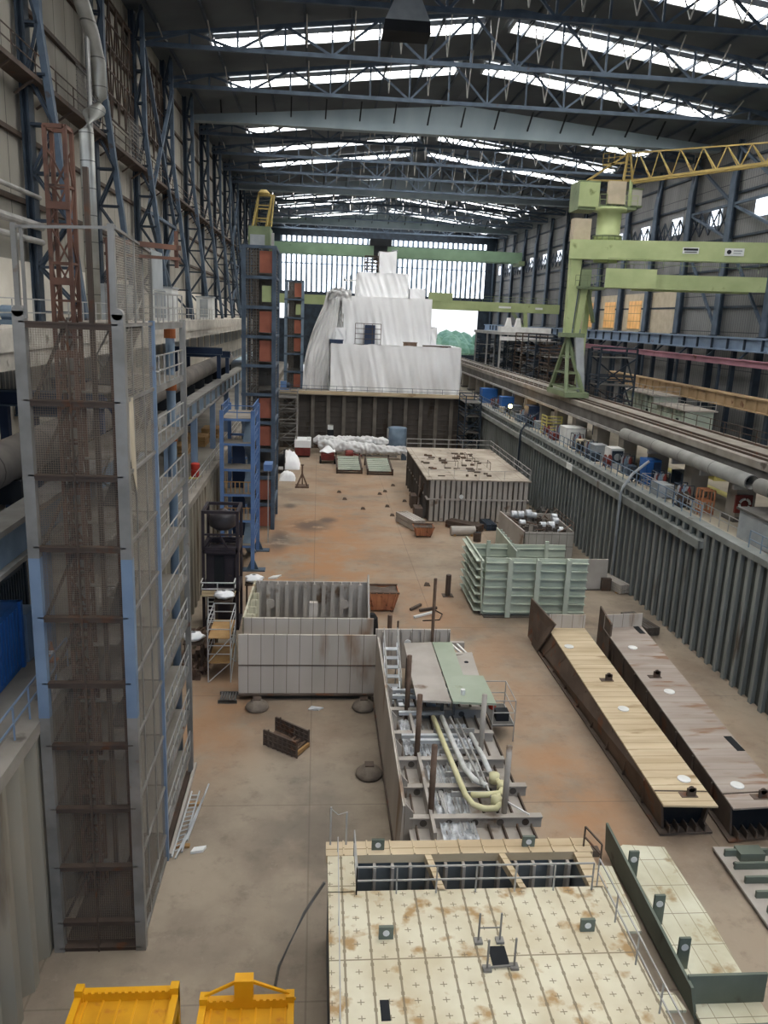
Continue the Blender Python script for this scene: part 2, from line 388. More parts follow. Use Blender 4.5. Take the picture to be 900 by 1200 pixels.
# beige bays with amber windows between the right columns
m = MB()
for y in (110.35, 121.7, 133.05, 144.4): m.box(49.8, y+.8, 21.4, 49.96, y+10.6, 27.3)
struct(m, 'panel', BEIGE, '', '', wrr)
for y in (121.7, 133.05, 144.4):
    struct(MB().box(49.7, y+3.2, 21.9, 49.86, y+8.2, 26.2), 'window_%d' % k, WARMWIN, 'amber-lit window in the beige bay of the right wall, %s from the near end' % ORD[[121.7, 133.05, 144.4].index(y)], 'window'); k += 1
# far wall with door of translucent strips and an open doorway
far = MB().box(-16.4, YF, ZQ, -11.2, YF+.5, 47).box(47, YF, ZQ, 50.4, YF+.5, 47).box(-11.2, YF, 43.4, 47, YF+.5, 49.6)
far.box(-11.2, YF, 25.4, 47, YF+.5, 28.6).box(-4.6, YF, ZQ, 30.5, YF+.5, 25.4).box(45.8, YF, ZQ, 47, YF+.5, 25.4).box(-11.2, YF, ZQ, -4.6, YF+.5, 21).box(30.5, YF, ZQ, 45.8, YF+.5, 12.5)
struct(far, 'wall_far', DKBLUE, 'dark blue end wall around the big hall door', 'wall')
dr = thing('door_1', 'tall hall door of bright translucent vertical strips at the far end', 'door', (0, YF, 28.6)); dr['kind'] = 'structure'
GLOW = mat('translucent_strip', '#eef5ff', emit=1.9)
MB().box(-11.2, YF+.2, 28.6, 47, YF+.3, 43.4).build('glazing', GLOW, dr)
m = MB(); x = -11.2
while x < 47: m.box(x, YF-.05, 28.6, x+.62, YF+.2, 43.4); x += 1.42
m.build('slat', BLUEL, dr)
MB().box(-11.2, YF-.25, 40.7, 47, YF-.05, 41.9).build('crossbar', BLUE, dr)
MB().box(-11.2, YF-.15, 36.0, 47, YF-.05, 36.3).build('crossbar', BLUEL, dr)
# outdoors beyond the doorway
struct(MB().box(-60, YF+.6, ZQ-.6, 140, YF+240, ZQ-.05), 'ground_outside', OUTG, 'pale ground outside the far doorway', 'ground')
m = MB()
for i in range(150):
    x = random.uniform(10, 130); y = YF+random.uniform(60, 110); r = random.uniform(3, 6)
    m.lathe((x, y, ZQ-.3), [(r*.5, 0), (r, r*.5), (r*.9, r*1.0), (r*.5, r*1.5), (.1, r*1.7)], 7)
tag(m.build('trees', FOLIAGE), 'green belt of trees outside the far doorway', 'trees', None, 'stuff')
# roof
def zr(x): return 49.5-(abs(x-17)/33)*4.0
c = MB().prism([(-16.4, YN, zr(-16.4)), (17, YN, 49.5), (17, YN, 49.9), (-16.4, YN, zr(-16.4)+.4)], (0, YF-YN+.5, 0)).prism([(17, YN, 49.5), (50.4, YN, zr(50.4)), (50.4, YN, zr(50.4)+.4), (17, YN, 49.9)], (0, YF-YN+.5, 0))
ceil = struct(c, 'ceiling', ROOF, 'dark sheet roof of the hall on a shallow ridge', 'ceiling')
for x in [-14+4.1*i for i in range(16)]:
    MB().box(x-.1, YN, zr(x)-.75, x+.1, YF, zr(x)-.45).build('purlin', DKBLUE, ceil)
k = 30
YS = [-11, 2, 15, 28, 41, 69.5, 82.5, 96, 118, 131, 143.5, 171.5, 184.5, 197, 219, 229]
for y in YS:
    yc = y
    for side, (xa, xb) in (('left', (-10.2, 14.4)), ('right', (17.6, 45.4))):
        if any(abs(yc-g) < 3 for g in ()): continue
        fr = MB(); za, zb = zr(xa)-.32, zr(xb)-.32
        g = MB().hexa([(xa, yc-1.35, za), (xb, yc-1.35, zb), (xb, yc+1.35, zb), (xa, yc+1.35, za)], [(xa, yc-1.35, za+.1), (xb, yc-1.35, zb+.1), (xb, yc+1.35, zb+.1), (xa, yc+1.35, za+.1)])
        vis = yc > 55
        lab = ('bright skylight strip in the %s roof slope, ' % side)+('%s from the near end' % ORD[YS.index(y)])
        w = struct(g, 'window_%d' % k, SKY, lab, 'skylight'); k += 1
        for yy in (yc-1.45, yc+1.45): fr.bar((xa-.1, yy, za), (xb+.1, yy, zb), .2, .4)
        for xx, z_ in ((xa-.1, za), (xb+.1, zb)): fr.bar((xx, yc-1.5, z_), (xx, yc+1.5, z_), .2, .4)
        o = fr.build('frame', FRAMEW); o.location = o.location-w.location; o.parent = w
# cameras, sky
cam = bpy.data.objects.new('camera', bpy.data.cameras.new('camera')); COL.objects.link(cam); SC.camera = cam
cam.data.sensor_fit = 'VERTICAL'; cam.data.sensor_height = 24; cam.data.lens = 940/1200*24; cam.data.clip_end = 900; cam.data.clip_start = .1
R_ = Matrix(((0.99616036, -0.01957629, -0.08533057), (-0.07829329, 0.23694021, -0.96836434), (0.03917522, 0.97132698, 0.23449775)))
cam.matrix_world = Matrix.Translation((0, 0, 22)) @ R_.to_4x4()
w = bpy.data.worlds.new('sky'); SC.world = w; w.use_nodes = True
bg = w.node_tree.nodes['Background']; st = w.node_tree.nodes.new('ShaderNodeTexSky'); st.sky_type = 'HOSEK_WILKIE'; st.turbidity = 6
st.sun_direction = (.3, .4, .85)
w.node_tree.links.new(st.outputs[0], bg.inputs[0]); bg.inputs[1].default_value = 4
SC.view_settings.view_transform = 'Standard'; SC.view_settings.look = 'None'; SC.view_settings.gamma = 1; SC.view_settings.use_curve_mapping = False
SC.view_settings.exposure = 0.7
SC.cycles.max_bounces = 6; SC.cycles.diffuse_bounces = 4; SC.cycles.transparent_max_bounces = 24; SC.cycles.use_denoising = True; SC.cycles.sample_clamp_indirect = 4
for sk in (SKY,): sk.node_tree.nodes['Principled BSDF'].inputs['Emission Strength'].default_value = 10.5

# ------------------------------------------------------------------ roof steel
GY = [52, 105, 158, 211]
def roof_girder(y, label):
    t = thing('roof_girder', label, 'girder', (17, y, 44), 'deep plate girders across the roof')
    m = MB(); n = 12
    xs = [-15.6+65.2*i/n for i in range(n+1)]
    lo = [(x, y-.35, 44) for x in xs]; hi = [(x, y-.35, zr(x)-1.0-max(0, 1.2-abs(x-17)/28)) for x in xs]
    for i in range(n): m.prism([lo[i], lo[i+1], hi[i+1], hi[i]], (0, .7, 0))
    m.build('web', GIRD, t)
    MB().box(-15.6, y-.7, 43.85, 49.6, y+.7, 44.02).build('bottom_flange', GIRD, t)
    m = MB()
    for x in [-12+4.1*i for i in range(15)]: m.bar((x, y-.4, 44.9), (x+.1, y-2.3, 46.6), .16)
    m.build('knee_brace', DARK, t)
for i, y in enumerate(GY): roof_girder(y, 'deep grey plate girder spanning under the roof, %s from the near end' % ORD[i])
def truss(y, label):
    t = thing('roof_truss', label, 'truss', (17, y, 44), 'lattice trusses across the roof')
    MB().bar((-15.6, y, 44), (49.6, y, 44), .32, .36).build('bottom_chord', BLUE, t)
    m = MB().bar((-15.6, y, zr(-15.6)-.9), (17, y, 48.6), .3).bar((17, y, 48.6), (49.6, y, zr(49.6)-.9), .3); m.build('top_chord', BLUE, t)
    m = MB(); n = 16; w = 65.2/n
    for i in range(n+1):
        x = -15.6+w*i
        m.bar((x, y, 44), (x, y, zr(x)-.9), .17)
        if i < n:
            a, b = x, x+w
            if i % 2 == 0: m.bar((a, y, 44), (b, y, zr(b)-.9), .2)
            else: m.bar((a, y, zr(a)-.9), (b, y, 44), .2)
    m.build('web_bracing', BLUE, t)
    m = MB()                                   # light sway braces between truss and purlins
    for i in range(15):
        x = -14+4.1*i+.2
        m.bar((x, y, 44.6), (x, y+2.2, zr(x)-.8), .1); m.bar((x, y, 44.6), (x, y-2.2, zr(x)-.8), .1)
    m.build('sway_brace', GALV, t)
ty = [65, 77.5, 90.3, 112, 124.6, 138, 150.5, 170, 183, 196, 222]
for i, y in enumerate(ty): truss(y, 'blue steel lattice truss under the roof, %s from the near end' % ORD[i])
# hanging heater hood
t = thing('hanging_heater', 'dark hood of a heater hanging from the roof on a ribbed duct', 'heater', (5.7, 62, 41.5))
MB().hexa([(4.0, 61, 41.2), (7.3, 61, 41.2), (7.3, 63.4, 41.2), (4.0, 63.4, 41.2)], [(4.1, 61, 41.9), (7.2, 61, 41.9), (7.2, 63.4, 41.9), (4.1, 63.4, 41.9)]).build('casing', DARK, t)
MB().hexa([(4.1, 61, 41.9), (7.2, 61, 41.9), (7.2, 63.4, 41.9), (4.1, 63.4, 41.9)], [(4.9, 61.6, 43.7), (6.5, 61.6, 43.7), (6.5, 62.8, 43.7), (4.9, 62.8, 43.7)]).build('hood', GREYBOX, t)
m = MB().lathe((5.7, 62.2, 43.7), [(.75, 0), (.75, .3), (.85, .4), (.75, .5), (.75, 1.0), (.85, 1.1), (.75, 1.2), (.75, 4.6)], 14); m.build('duct', GALV, t)

# ------------------------------------------------------------------ left wall: lattice columns, catwalk, ducts
def lattice_column(y, label):
    t = thing('lattice_column', label, 'column', (-14, y, 21.1), 'leaning lattice columns along the left wall')
    m = MB().box(-15.7, y-.15, 21.1, -15.3, y+.15, 45.2).box(-15.72, y-.4, 21.1, -15.6, y+.4, 45.2).box(-15.4, y-.4, 21.1, -15.28, y+.4, 45.2)
    m.build('wall_post', DKBLUE, t)
    m = MB(); P = (-13.0, y, 21.1); Q = (-14.7, y, 36.2); R = (-14.7, y, 45.2)
    m.bar(P, Q, .34, .5, (0, 1, 0)).bar(Q, R, .34, .5, (0, 1, 0)); m.build('leaning_leg', BLUE, t)
    m = MB(); n = 10
    zs = [21.6+2.4*i for i in range(n+1)]
    xi = lambda z: -13.0-1.7*min(1, (z-21.1)/15.1)
    for i in range(n):
        for dy in (-.28, .28):
            a, b = zs[i], zs[i+1]
            m.bar((-15.3, y+dy, a), (xi(a), y+dy, a), .13)
            if i % 2: m.bar((-15.3, y+dy, a), (xi(b), y+dy, b), .13)
            else: m.bar((xi(a), y+dy, a), (-15.3, y+dy, b), .13)
    m.build('bracing', DKBLUE, t)
CY = [21.1+13.1*i for i in range(16)]
for i, y in enumerate(CY): lattice_column(y, 'blue leaning lattice column against the left hall wall, %s from the near end' % ORD[i])
# cross bracing between some columns, with horizontal ties
def wall_brace(ya, yb, label):
    m = MB().bar((-14.6, ya, 30), (-14.6, yb, 42.6), .3).bar((-14.6, ya, 42.6), (-14.6, yb, 30), .3)
    m.bar((-14.6, ya, 30), (-14.6, yb, 22), .3).bar((-14.6, ya, 22), (-14.6, yb, 30), .3).bar((-14.6, ya, 30), (-14.6, yb, 30), .25)
    solo(m, 'cross_brace', BLUE, label, 'brace', 'cross braces on the left wall')
wall_brace(CY[4], CY[5], 'blue diagonal cross brace on the left wall behind the red mast')
wall_brace(CY[9], CY[10], 'blue diagonal cross brace far along the left wall')
# window frame lattice high on the left wall
m = MB()
for y0 in (63.6, 76.9):
    for j in range(6): m.bar((-15.5, y0, 35.5+1.6*j), (-15.5, y0+11, 35.5+1.6*j), .1)
    m.lattice((-15.5, y0, 35.5), (-15.5, y0+11, 35.5), (-15.5, y0, 43.5), (-15.5, y0+11, 43.5), 5, .1)
solo(m, 'wall_lattice', BROWNST, 'brown bracing lattice high on the left wall above the catwalk', 'bracing')
t = thing('catwalk', 'brown catwalk with a railing running along the left wall', 'catwalk', (-15, 40, 33.2))
MB().box(-15.7, 20, 33.1, -14.6, YF-2, 33.35).build('deck', BROWNST, t)
m = MB().rail([(-14.65, 20, 33.35), (-14.65, YF-2, 33.35)], 1.1, 3.3, .05); m.build('railing', BROWNST, t)
m = MB()
for y in [23+3.3*i for i in range(60)]: m.bar((-15.7, y, 32.4), (-14.7, y, 33.1), .1)
m.build('bracket', BROWNST, t)
for ya, lab in ((54, 'mesh screen panel on the wall catwalk beside the silver duct'), (67.5, 'mesh screen panel on the wall catwalk, further along than the duct')):
    m = MB().box(-14.75, ya, 33.3, -14.7, ya+5, 36.2); o = solo(m, 'mesh_screen', MESHT, lab, 'screen', 'screens on the wall catwalk')
t = thing('vertical_duct', 'silver ventilation duct running up the left wall with a jog', 'duct', (-14, 53, 21.2))
MB().pipe([(-13.6, 51.4, 21.2), (-13.6, 51.4, 31.8), (-13.5, 51.9, 32.8), (-13.3, 53.2, 33.4), (-13.3, 53.6, 34.2), (-13.3, 53.6, 36.0), (-13.4, 52.6, 37.4), (-13.5, 50.9, 38.6), (-13.6, 50.4, 39.8), (-13.6, 50.4, 47)], .42, 14).build('pipe', DUCT, t, True)
MB().pipe([(-13.6, 52.5, 21.2), (-13.6, 52.5, 47)], .12, 8).build('side_pipe', GALV, t)
for k, (dz, r) in enumerate(((25.3, .16), (26.1, .22), (27.6, .12))):
    solo(MB().tube((-15.2, 24, dz), (-15.2, 47.6, dz), r, 10), 'wall_pipe', GALV, 'horizontal service pipe on the left wall at upper left, %s from the bottom' % ORD[k], 'pipe', 'service pipes on the left wall')
# things on the left ledge
m = MB().rail([(-11.9, 26, 21.1), (-11.9, 96, 21.1)], 1.1, 2.4, .05)
solo(m, 'ledge_railing', GALV, 'thin steel railing along the left runway ledge', 'railing')
t = thing('ledge_motor', 'small blue-grey motor unit on the left ledge', 'motor', (-13.4, 37.3, 21.1))
MB().box(-13.9, 36.8, 21.1, -12.9, 37.8, 21.3).build('base', BLUEL, t); MB().tube((-13.8, 37.3, 21.6), (-12.9, 37.3, 21.6), .32, 12).build('body', BLUEL, t)
for k, (y, w, h, lab) in enumerate(((70, 3, 2.6, 'white cabin standing on the left ledge'), (96, 2.2, 2.4, 'pale box on the left ledge just before the tall tower'), (54, 1.6, 2.2, 'grey cabinet on the left ledge beside the near tower'))):
    t = thing('ledge_cabinet', lab, 'cabinet', (-13, y, 21.1))
    MB().box(-14, y, 21.1, -12.2, y+w, 21.1+h).build('casing', WHITE if k < 2 else GREYBOX, t); MB().box(-14.1, y-.1, 21.1+h, -12.1, y+w+.1, 21.25+h).build('lid', GREYBOX, t)
    MB().box(-13.6, y-.06, 21.3, -12.7, y, 20.9+h).build('door', GREYBOX, t)

# ------------------------------------------------------------------ left quay: blue girder on posts, pipe, containers
t = thing('quay_crane_girder', 'pale blue plate girder on posts running along the left quay', 'girder', (-10.2, 60, ZQ))
MB().box(-10.5, 22, 13.7, -10.0, 108, 14.85).build('web', BLUEL, t)
m = MB().box(-10.75, 22, 14.85, -9.75, 108, 15.05).box(-10.75, 22, 13.55, -9.75, 108, 13.7)
for y in [24+4*i for i in range(21)]: m.box(-10.02, y, 13.7, -9.8, y+.12, 14.85)
m.build('flange', STEELP, t)
for y in (30, 43, 56, 68, 80, 92, 104): MB().box(-10.5, y-.25, ZQ, -10.0, y+.25, 13.55).build('post', STEELB, t)
t = thing('quay_pipe', 'fat grey pipe lying along the blue girder on the left', 'pipe', (-11.6, 60, 15))
MB().tube((-11.7, 22, 16.2), (-11.7, 106, 16.2), .8, 18).build('shell', PIPED, t, True)
m = MB()
for y in [24+6.1*i for i in range(14)]: m.box(-12.5, y, 14.7, -10.9, y+.3, 15.6)
m.build('saddle', DARK, t)
for k, (y, z) in enumerate(((40, 17.6), (44, 16.6), (50, 17.4), (88, 17.9), (96, 17.2))):
    t = thing('cross_beam', 'dark blue beam crossing over the left quay pipe, %s from the near end' % ORD[k], 'beam', (-13, y, z), 'blue beams over the left quay')
    MB().box(-15.9, y-.12, z-.3, -10.2, y+.12, z+.3).build('web', NAVY, t); MB().box(-15.9, y-.3, z+.3, -10.2, y+.3, z+.38).box(-15.9, y-.3, z-.38, -10.2, y+.3, z-.3).build('flange', BLUE, t)
    m = MB().box(-15.2, y-.2, ZQ, -14.8, y+.2, z-.38).box(-10.75, y-.2, 15.05, -10.35, y+.2, z-.38); m.build('support', NAVY, t)
def container(x, y, z, sx, sy, sz, m_, label, rib=.28, name='shipping_container'):
    t = thing(name, label, 'container', (x, y, z))
    MB().box(x, y, z, x+sx, y+sy, z+sz).build('shell', m_, t)
    m = MB(); k = int(sy/rib)
    for i in range(k): m.box(x-.05, y+i*rib, z+.2, x+sx+.05, y+i*rib+rib*.5, z+sz-.2)
    for i in range(int(sx/rib)): m.box(x+i*rib, y-.05, z+.2, x+i*rib+rib*.5, y+sy+.05, z+sz-.2)
    m.build('corrugation', m_, t)
    m = MB()
    for X in (x, x+sx):
        for Y in (y, y+sy): m.box(X-.1, Y-.1, z, X+.1, Y+.1, z+sz)
    for Z in (z, z+sz-.15): m.box(x-.08, y-.08, Z, x+sx+.08, y+.08, Z+.15).box(x-.08, y+sy-.08, Z, x+sx+.08, y+sy+.08, Z+.15)
    m.build('corner_frame', m_, t)
    return t
container(-13.0, 24.2, ZQ, 2.2, 4.6, 2.6, BLUEC, 'blue container at the left edge on the near quay')
container(-14.8, 30.5, ZQ, 2.2, 4, 2.3, DKBLUE, 'dark blue-grey container further back on the left quay')
t = thing('electric_cabinet', 'pale blue cabinet on the left quay beside the container', 'cabinet', (-11.2, 29.7, ZQ))
MB().box(-11.7, 29.2, ZQ, -10.7, 30.3, ZQ+1.9).build('casing', STEELB, t); MB().box(-11.5, 29.15, ZQ+.2, -10.9, 29.2, ZQ+1.7).build('door', BLUEL, t)
t = thing('traffic_cone', 'orange traffic cone on the left quay near the dock edge', 'cone', (-9.9, 29.3, ZQ))
MB().box(-10.1, 29.1, ZQ, -9.7, 29.5, ZQ+.05).build('base', ORANGE, t); MB().lathe((-9.9, 29.3, ZQ+.05), [(.16, 0), (.03, .75)], 12).build('cone', ORANGE, t); MB().lathe((-9.9, 29.3, ZQ+.3), [(.12, 0), (.085, .18)], 12).build('band', WHITE, t)
m = MB().rail([(-9.1, 20.5, ZQ+.1), (-9.1, 28.6, ZQ+.1)], 1.15, 1.4, .05)
solo(m, 'quay_railing', STEELB, 'blue-grey guard rail on the near left quay edge', 'railing')
m = MB().rail([(-9.1, 37, ZQ+.1), (-9.1, 108, ZQ+.1)], 1.1, 2, .045)
solo(m, 'quay_railing', GALV, 'long guard rail on the left quay edge behind the stair tower', 'railing')
t = thing('red_drum_stand', 'red float drums stacked on a stand at the left quay edge', 'drum', (-9.75, 65, ZQ))
MB().lathe((-9.75, 65, ZQ+.1), [(.3, 0), (.36, .06), (.36, .5), (.3, .56)], 14).build('lower_drum', RED, t); MB().lathe((-9.75, 65, ZQ+.68), [(.3, 0), (.36, .06), (.36, .5), (.3, .56)], 14).build('upper_drum', RED, t)
MB().box(-10.2, 64.5, ZQ, -9.3, 65.5, ZQ+.1).build('base', PALEYEL, t)
for k, (x, y, s) in enumerate(((-12.2, 82, 2.2), (-11.4, 88, 1.8), (-12.8, 76, 1.6))):
    t = thing('timber_stack', 'stack of pale timber on the left quay, %s of three' % ORD[k], 'timber', (x, y, ZQ), 'timber stacks on the left quay')
    for j in range(3):
        MB().box(x-s/2, y-1.5, ZQ+.02+.35*j, x+s/2, y+1.5, ZQ+.3+.35*j).build('board_layer', WOOD, t)

# tarpaulin draped over the pile corner near the tower
m = MB().grid(lambda u, v: (-9.2+.55*v+.12*math.sin(9*u+4*v), 27.2+2.2*u, 9.0-1.9*v*(.5+.5*u)-.15*math.sin(7*u)), 10, 8)
solo(m, 'dark_tarp', CONCD, 'dark cloth hanging over the left quay edge beside the tower', 'tarp', None, True)

# ------------------------------------------------------------------ right: concrete crane runway, columns, pipes
t = thing('crane_runway', 'long concrete crane runway beam on the right quay', 'runway', (31.5, 60, 12))
MB().box(29.6, 30, 12.0, 33.6, YF-4, 13.2).build('beam', CONCD, t)
MB().box(29.4, 30, 13.2, 34.2, YF-4, 13.7).build('top_slab', CONC, t)
MB().box(29.3, 30, 11.85, 29.75, YF-4, 12.1).build('edge_pipe', GALV, t)
for x in (30.1, 31.0, 33.3): MB().box(x-.07, 30, 13.7, x+.07, YF-4, 13.86).build('rail', BROWNST, t)
CC = [47.5, 54.3, 61.5, 69, 76.4, 84, 91.5, 99, 106.5, 114, 121.5, 129, 136.5, 144, 151.5, 159, 166.5, 174, 181.5]
for i, y in enumerate(CC):
    c = thing('concrete_column', 'concrete column under the right crane runway, %s from the near end' % ORD[i], 'column', (30.5, y, ZQ), 'concrete columns under the runway')
    MB().hexa([(29.9, y-.7, ZQ), (31.3, y-.7, ZQ), (31.3, y+.7, ZQ), (29.9, y+.7, ZQ)], [(29.9, y-.7, 12), (31.3, y-.7, 12), (31.3, y+.7, 12), (29.9, y+.7, 12)]).build('shaft', CONC, c)
    MB().box(29.75, y-.85, ZQ, 31.45, y+.85, ZQ+.35).build('footing', CONCD, c)
for k, (ya, yb, lab) in enumerate(((50.4, 73.5, 'long grey steel pipe hung on the front of the right runway'), (32, 49.4, 'near length of grey pipe entering at the right edge below the runway'))):
    t = thing('runway_pipe', lab, 'pipe', (28.9, ya, 12), 'pipes on the right runway')
    m = MB(); n = 20; r = .52; ri = .44
    for yy, rr in ((ya, r), (yb, r)): pass
    b = MB(); b.lathe((29.0, ya, 12.3), [(ri, 1.2), (ri, 0), (r, 0), (r, yb-ya), (.05, yb-ya)], n, 'y'); b.f = b.f[:-2]+b.f[-1:]
    b.build('shell', PIPEG, t, True)
    MB().lathe((29.0, ya+1.2, 12.3), [(ri, 0), (ri, .05)], n, 'y').build('bore', DARK, t)
    m = MB()
    for yy in [ya+2+5*i for i in range(int((yb-ya)/5))]: m.box(28.9, yy, 11.4, 29.9, yy+.25, 11.85)
    m.build('bracket', GALV, t)
m = MB().rail([(30.0, 96, 13.7), (30.0, YF-40, 13.7)], 1.0, 2.5, .05)
solo(m, 'runway_railing', GALV, 'thin railing along the far part of the right runway', 'railing')
m = MB().rail([(33.9, 44, 13.7), (33.9, 110, 13.7)], 1.0, 2.5, .05)
solo(m, 'runway_railing', BROWNST, 'brown railing along the back of the right runway', 'railing')
# railings on the right quay edge
m = MB().rail([(27.1, 53, 8.95), (27.1, 132, 8.95)], 1.15, 1.5, .06)
solo(m, 'quay_railing', BLUEL, 'long blue-grey guard rail on the right quay edge', 'railing')
m = MB().rail([(27.1, 38, 8.95), (27.1, 46.4, 8.95)], 1.1, 1.5, .05)
solo(m, 'quay_railing', BLUEL, 'short guard rail beside the grey hut at the right edge', 'railing')
m = MB().rail([(28.0, 49.5, ZQ), (28.0, 66, ZQ), (29.4, 66, ZQ)], 1.1, 1.3, .05)
solo(m, 'quay_railing', GALV, 'inner guard rail between the runway columns and the right quay edge', 'railing')
# grey hut
t = thing('grey_hut', 'pale grey metal hut at the right edge on the quay', 'hut', (28.8, 44, ZQ))
MB().box(27.9, 44.6, ZQ, 31.0, 49.4, ZQ+1.9).build('walls', GREYBOX, t); MB().box(27.75, 44.4, ZQ+1.9, 31.2, 49.6, ZQ+2.05).build('roof', CONCD, t)
MB().box(27.84, 45.2, ZQ+.1, 27.92, 46.3, ZQ+1.7).build('door', GREYBOX, t); MB().box(28.6, 44.52, ZQ+.15, 30.4, 44.6, ZQ+1.6).build('front_panel', CONCD, t)
# life ring
t = thing('life_ring_board', 'red board with a white life ring on the near concrete column', 'life ring', (30.4, 53.5, 9.6))
MB().box(29.75, 53.42, 9.5, 31.0, 53.58, 10.8).build('board', REDD, t)
m = MB(); n = 20
for i in range(n):
    a, b = 2*math.pi*i/n, 2*math.pi*(i+1)/n
    if i % 5 == 4: continue
    m.tube((30.4+.38*math.cos(a), 53.36, 10.15+.38*math.sin(a)), (30.4+.38*math.cos(b), 53.36, 10.15+.38*math.sin(b)), .09, 8)
m.build('ring', WHITE, t)
# orange gate frames on quay
t = thing('orange_barrier', 'orange barrier frames leaning by the concrete column', 'barrier', (28.4, 55.8, ZQ))
for j in range(3):
    m = MB(); y = 55.2+.5*j
    for x in (28.2, 29.1): m.bar((x, y, ZQ), (x, y, ZQ+1.9), .09)
    for z in (.3, 1.1, 1.9): m.bar((28.2, y, ZQ+z), (29.1, y, ZQ+z), .09)
    m.build('panel', ORANGE, t)
t = thing('blue_cabinet', 'bright blue cabinet standing between the runway columns', 'cabinet', (29, 68, ZQ))
MB().box(28.5, 66.4, ZQ, 29.8, 68, ZQ+2.2).build('casing', BLUEC, t); MB().box(28.6, 66.32, ZQ+.15, 29.1, 66.4, ZQ+2).build('door', BLUEC, t); MB().box(29.15, 66.32, ZQ+.15, 29.7, 66.4, ZQ+2).build('door', NAVY, t)
container(31.6, 66, ZQ, 1.6, 1.8, 1.2, BLUE, 'low blue-grey bin beside a runway column', .2, 'storage_bin')
t = thing('welding_cabinet', 'white cabinet with a round fan on the right quay', 'cabinet', (28.6, 76, ZQ))
MB().box(28.2, 74.3, ZQ, 29.5, 76, ZQ+1.9).build('casing', WHITE, t); MB().box(28.3, 74.22, ZQ+.5, 29.4, 74.3, ZQ+1.7).build('front_panel', DKBLUE, t); MB().lathe((28.85, 74.2, ZQ+1.1), [(.34, -.05), (.34, .04)], 16, 'y').build('fan', GREYBOX, t)
for k, (x, y, sx, sy, sz, m_, lab) in enumerate((
    (28.1, 78.5, 1.2, 1.6, 1.5, GREYBOX, 'grey machine box on the right quay behind the white cabinet'),
    (28.0, 83, 1.0, 1.2, 1.3, BEIGE, 'beige box on the right quay edge'),
    (28.2, 88.5, 2.2, 2.6, 1.9, WHITE, 'white container box on the right quay beside the yellow cage'),
    (28.4, 106.5, 1.8, 2.0, 2.4, NAVY, 'navy cabinet on the right quay beside the hooked lamp post'),
    (28.0, 121, 2.0, 2.0, 2.2, BLUEC, 'blue box on the right quay near the ship deck'),
    (27.6, 134, 2.6, 2.4, 2.3, BLUEC, 'blue box on the quay beside the ship deck corner'),
    (28.2, 114, 1.2, 2.0, 1.6, BLUE, 'slate blue box on the right quay'))):
    t = thing('machine_box', lab, 'box', (x, y, ZQ))
    MB().box(x, y, ZQ, x+sx, y+sy, ZQ+sz).build('casing', m_, t); MB().box(x-.06, y-.06, ZQ+sz, x+sx+.06, y+sy+.06, ZQ+sz+.08).build('lid', m_, t); MB().box(x+.1, y-.05, ZQ+.2, x+sx-.1, y, ZQ+sz-.2).build('door', m_, t)
t = thing('yellow_cage', 'pale yellow slatted cage on the right quay', 'cage', (28.4, 98, ZQ))
m = MB()
for X in (28.1, 30.0):
    for Y in (96.5, 98.6): m.bar((X, Y, ZQ), (X, Y, ZQ+2.3), .14)
m.build('frame', PALEYEL, t)
m = MB()
for j in range(6):
    z = ZQ+.2+.4*j
    m.box(28.1, 96.45, z, 30, 96.52, z+.16).box(28.05, 96.5, z, 28.12, 98.6, z+.16)
m.build('slat', PALEYEL, t); MB().box(28.1, 96.5, ZQ, 30, 98.6, ZQ+.12).build('floor_panel', WOOD, t)
# work lamp
t = thing('work_lamp', 'glowing work lamp on the right quay rail', 'lamp', (27.0, 111, ZQ+.15))
MB().tube((27.0, 111, ZQ+.15), (27.0, 111, 10.5), .05).build('post', DARK, t); MB().lathe((26.9, 110.8, 10.5), [(.05, 0), (.25, .1), (.25, .4), (.05, .5)], 12).build('bulb', LAMP, t)
# hooked pipes climbing out of dock (dark and pale)
for (y, m_, lab) in ((101, DKBLUE, 'dark bent hose climbing the right dock wall by the deck block'), (65.5, GREYBOX, 'pale bent pipe climbing the right dock wall')):
    m = MB().pipe([(26.1, y, 0), (26.1, y, 8.2), (26.25, y, 8.8), (27.0, y+.1, 9.9), (28.4, y+.3, 11.0)], .13, 8)
    solo(m, 'bent_pipe', m_, lab, 'pipe', None, True)
solo(MB().box(26.15, 79.5, 7.5, 26.24, 81.2, 8.1), 'notice_board', SIGNW, 'small white notice on the right dock wall ledge', 'sign')
# small gear kept along the right quay edge, each item its own thing
random.seed(77)
def gas_rack(x, y, lab):
    t = thing('gas_bottle_rack', lab, 'gas bottles', (x, y, ZQ), 'gas bottle racks on the right quay')
    MB().box(x-.5, y-.6, ZQ, x+.5, y+.6, ZQ+.12).build('pallet', DKBLUE, t)
    for i in range(2):
        for j in range(3): MB().lathe((x-.22+.44*i, y-.4+.4*j, ZQ+.12), [(.14, 0), (.15, .05), (.15, 1.2), (.06, 1.4), (.05, 1.5)], 10).build('bottle', [BLUEL, REDD, GREYBOX][(i+j) % 3], t, True)
    m = MB()
    for X in (x-.5, x+.5):
        for Y in (y-.6, y+.6): m.bar((X, Y, ZQ), (X, Y, ZQ+1.7), .06)
    for z in (.8, 1.7): m.bar((x-.5, y-.6, ZQ+z), (x+.5, y-.6, ZQ+z), .05).bar((x-.5, y+.6, ZQ+z), (x+.5, y+.6, ZQ+z), .05).bar((x-.5, y-.6, ZQ+z), (x-.5, y+.6, ZQ+z), .05)
    m.build('cage_frame', DKBLUE, t)
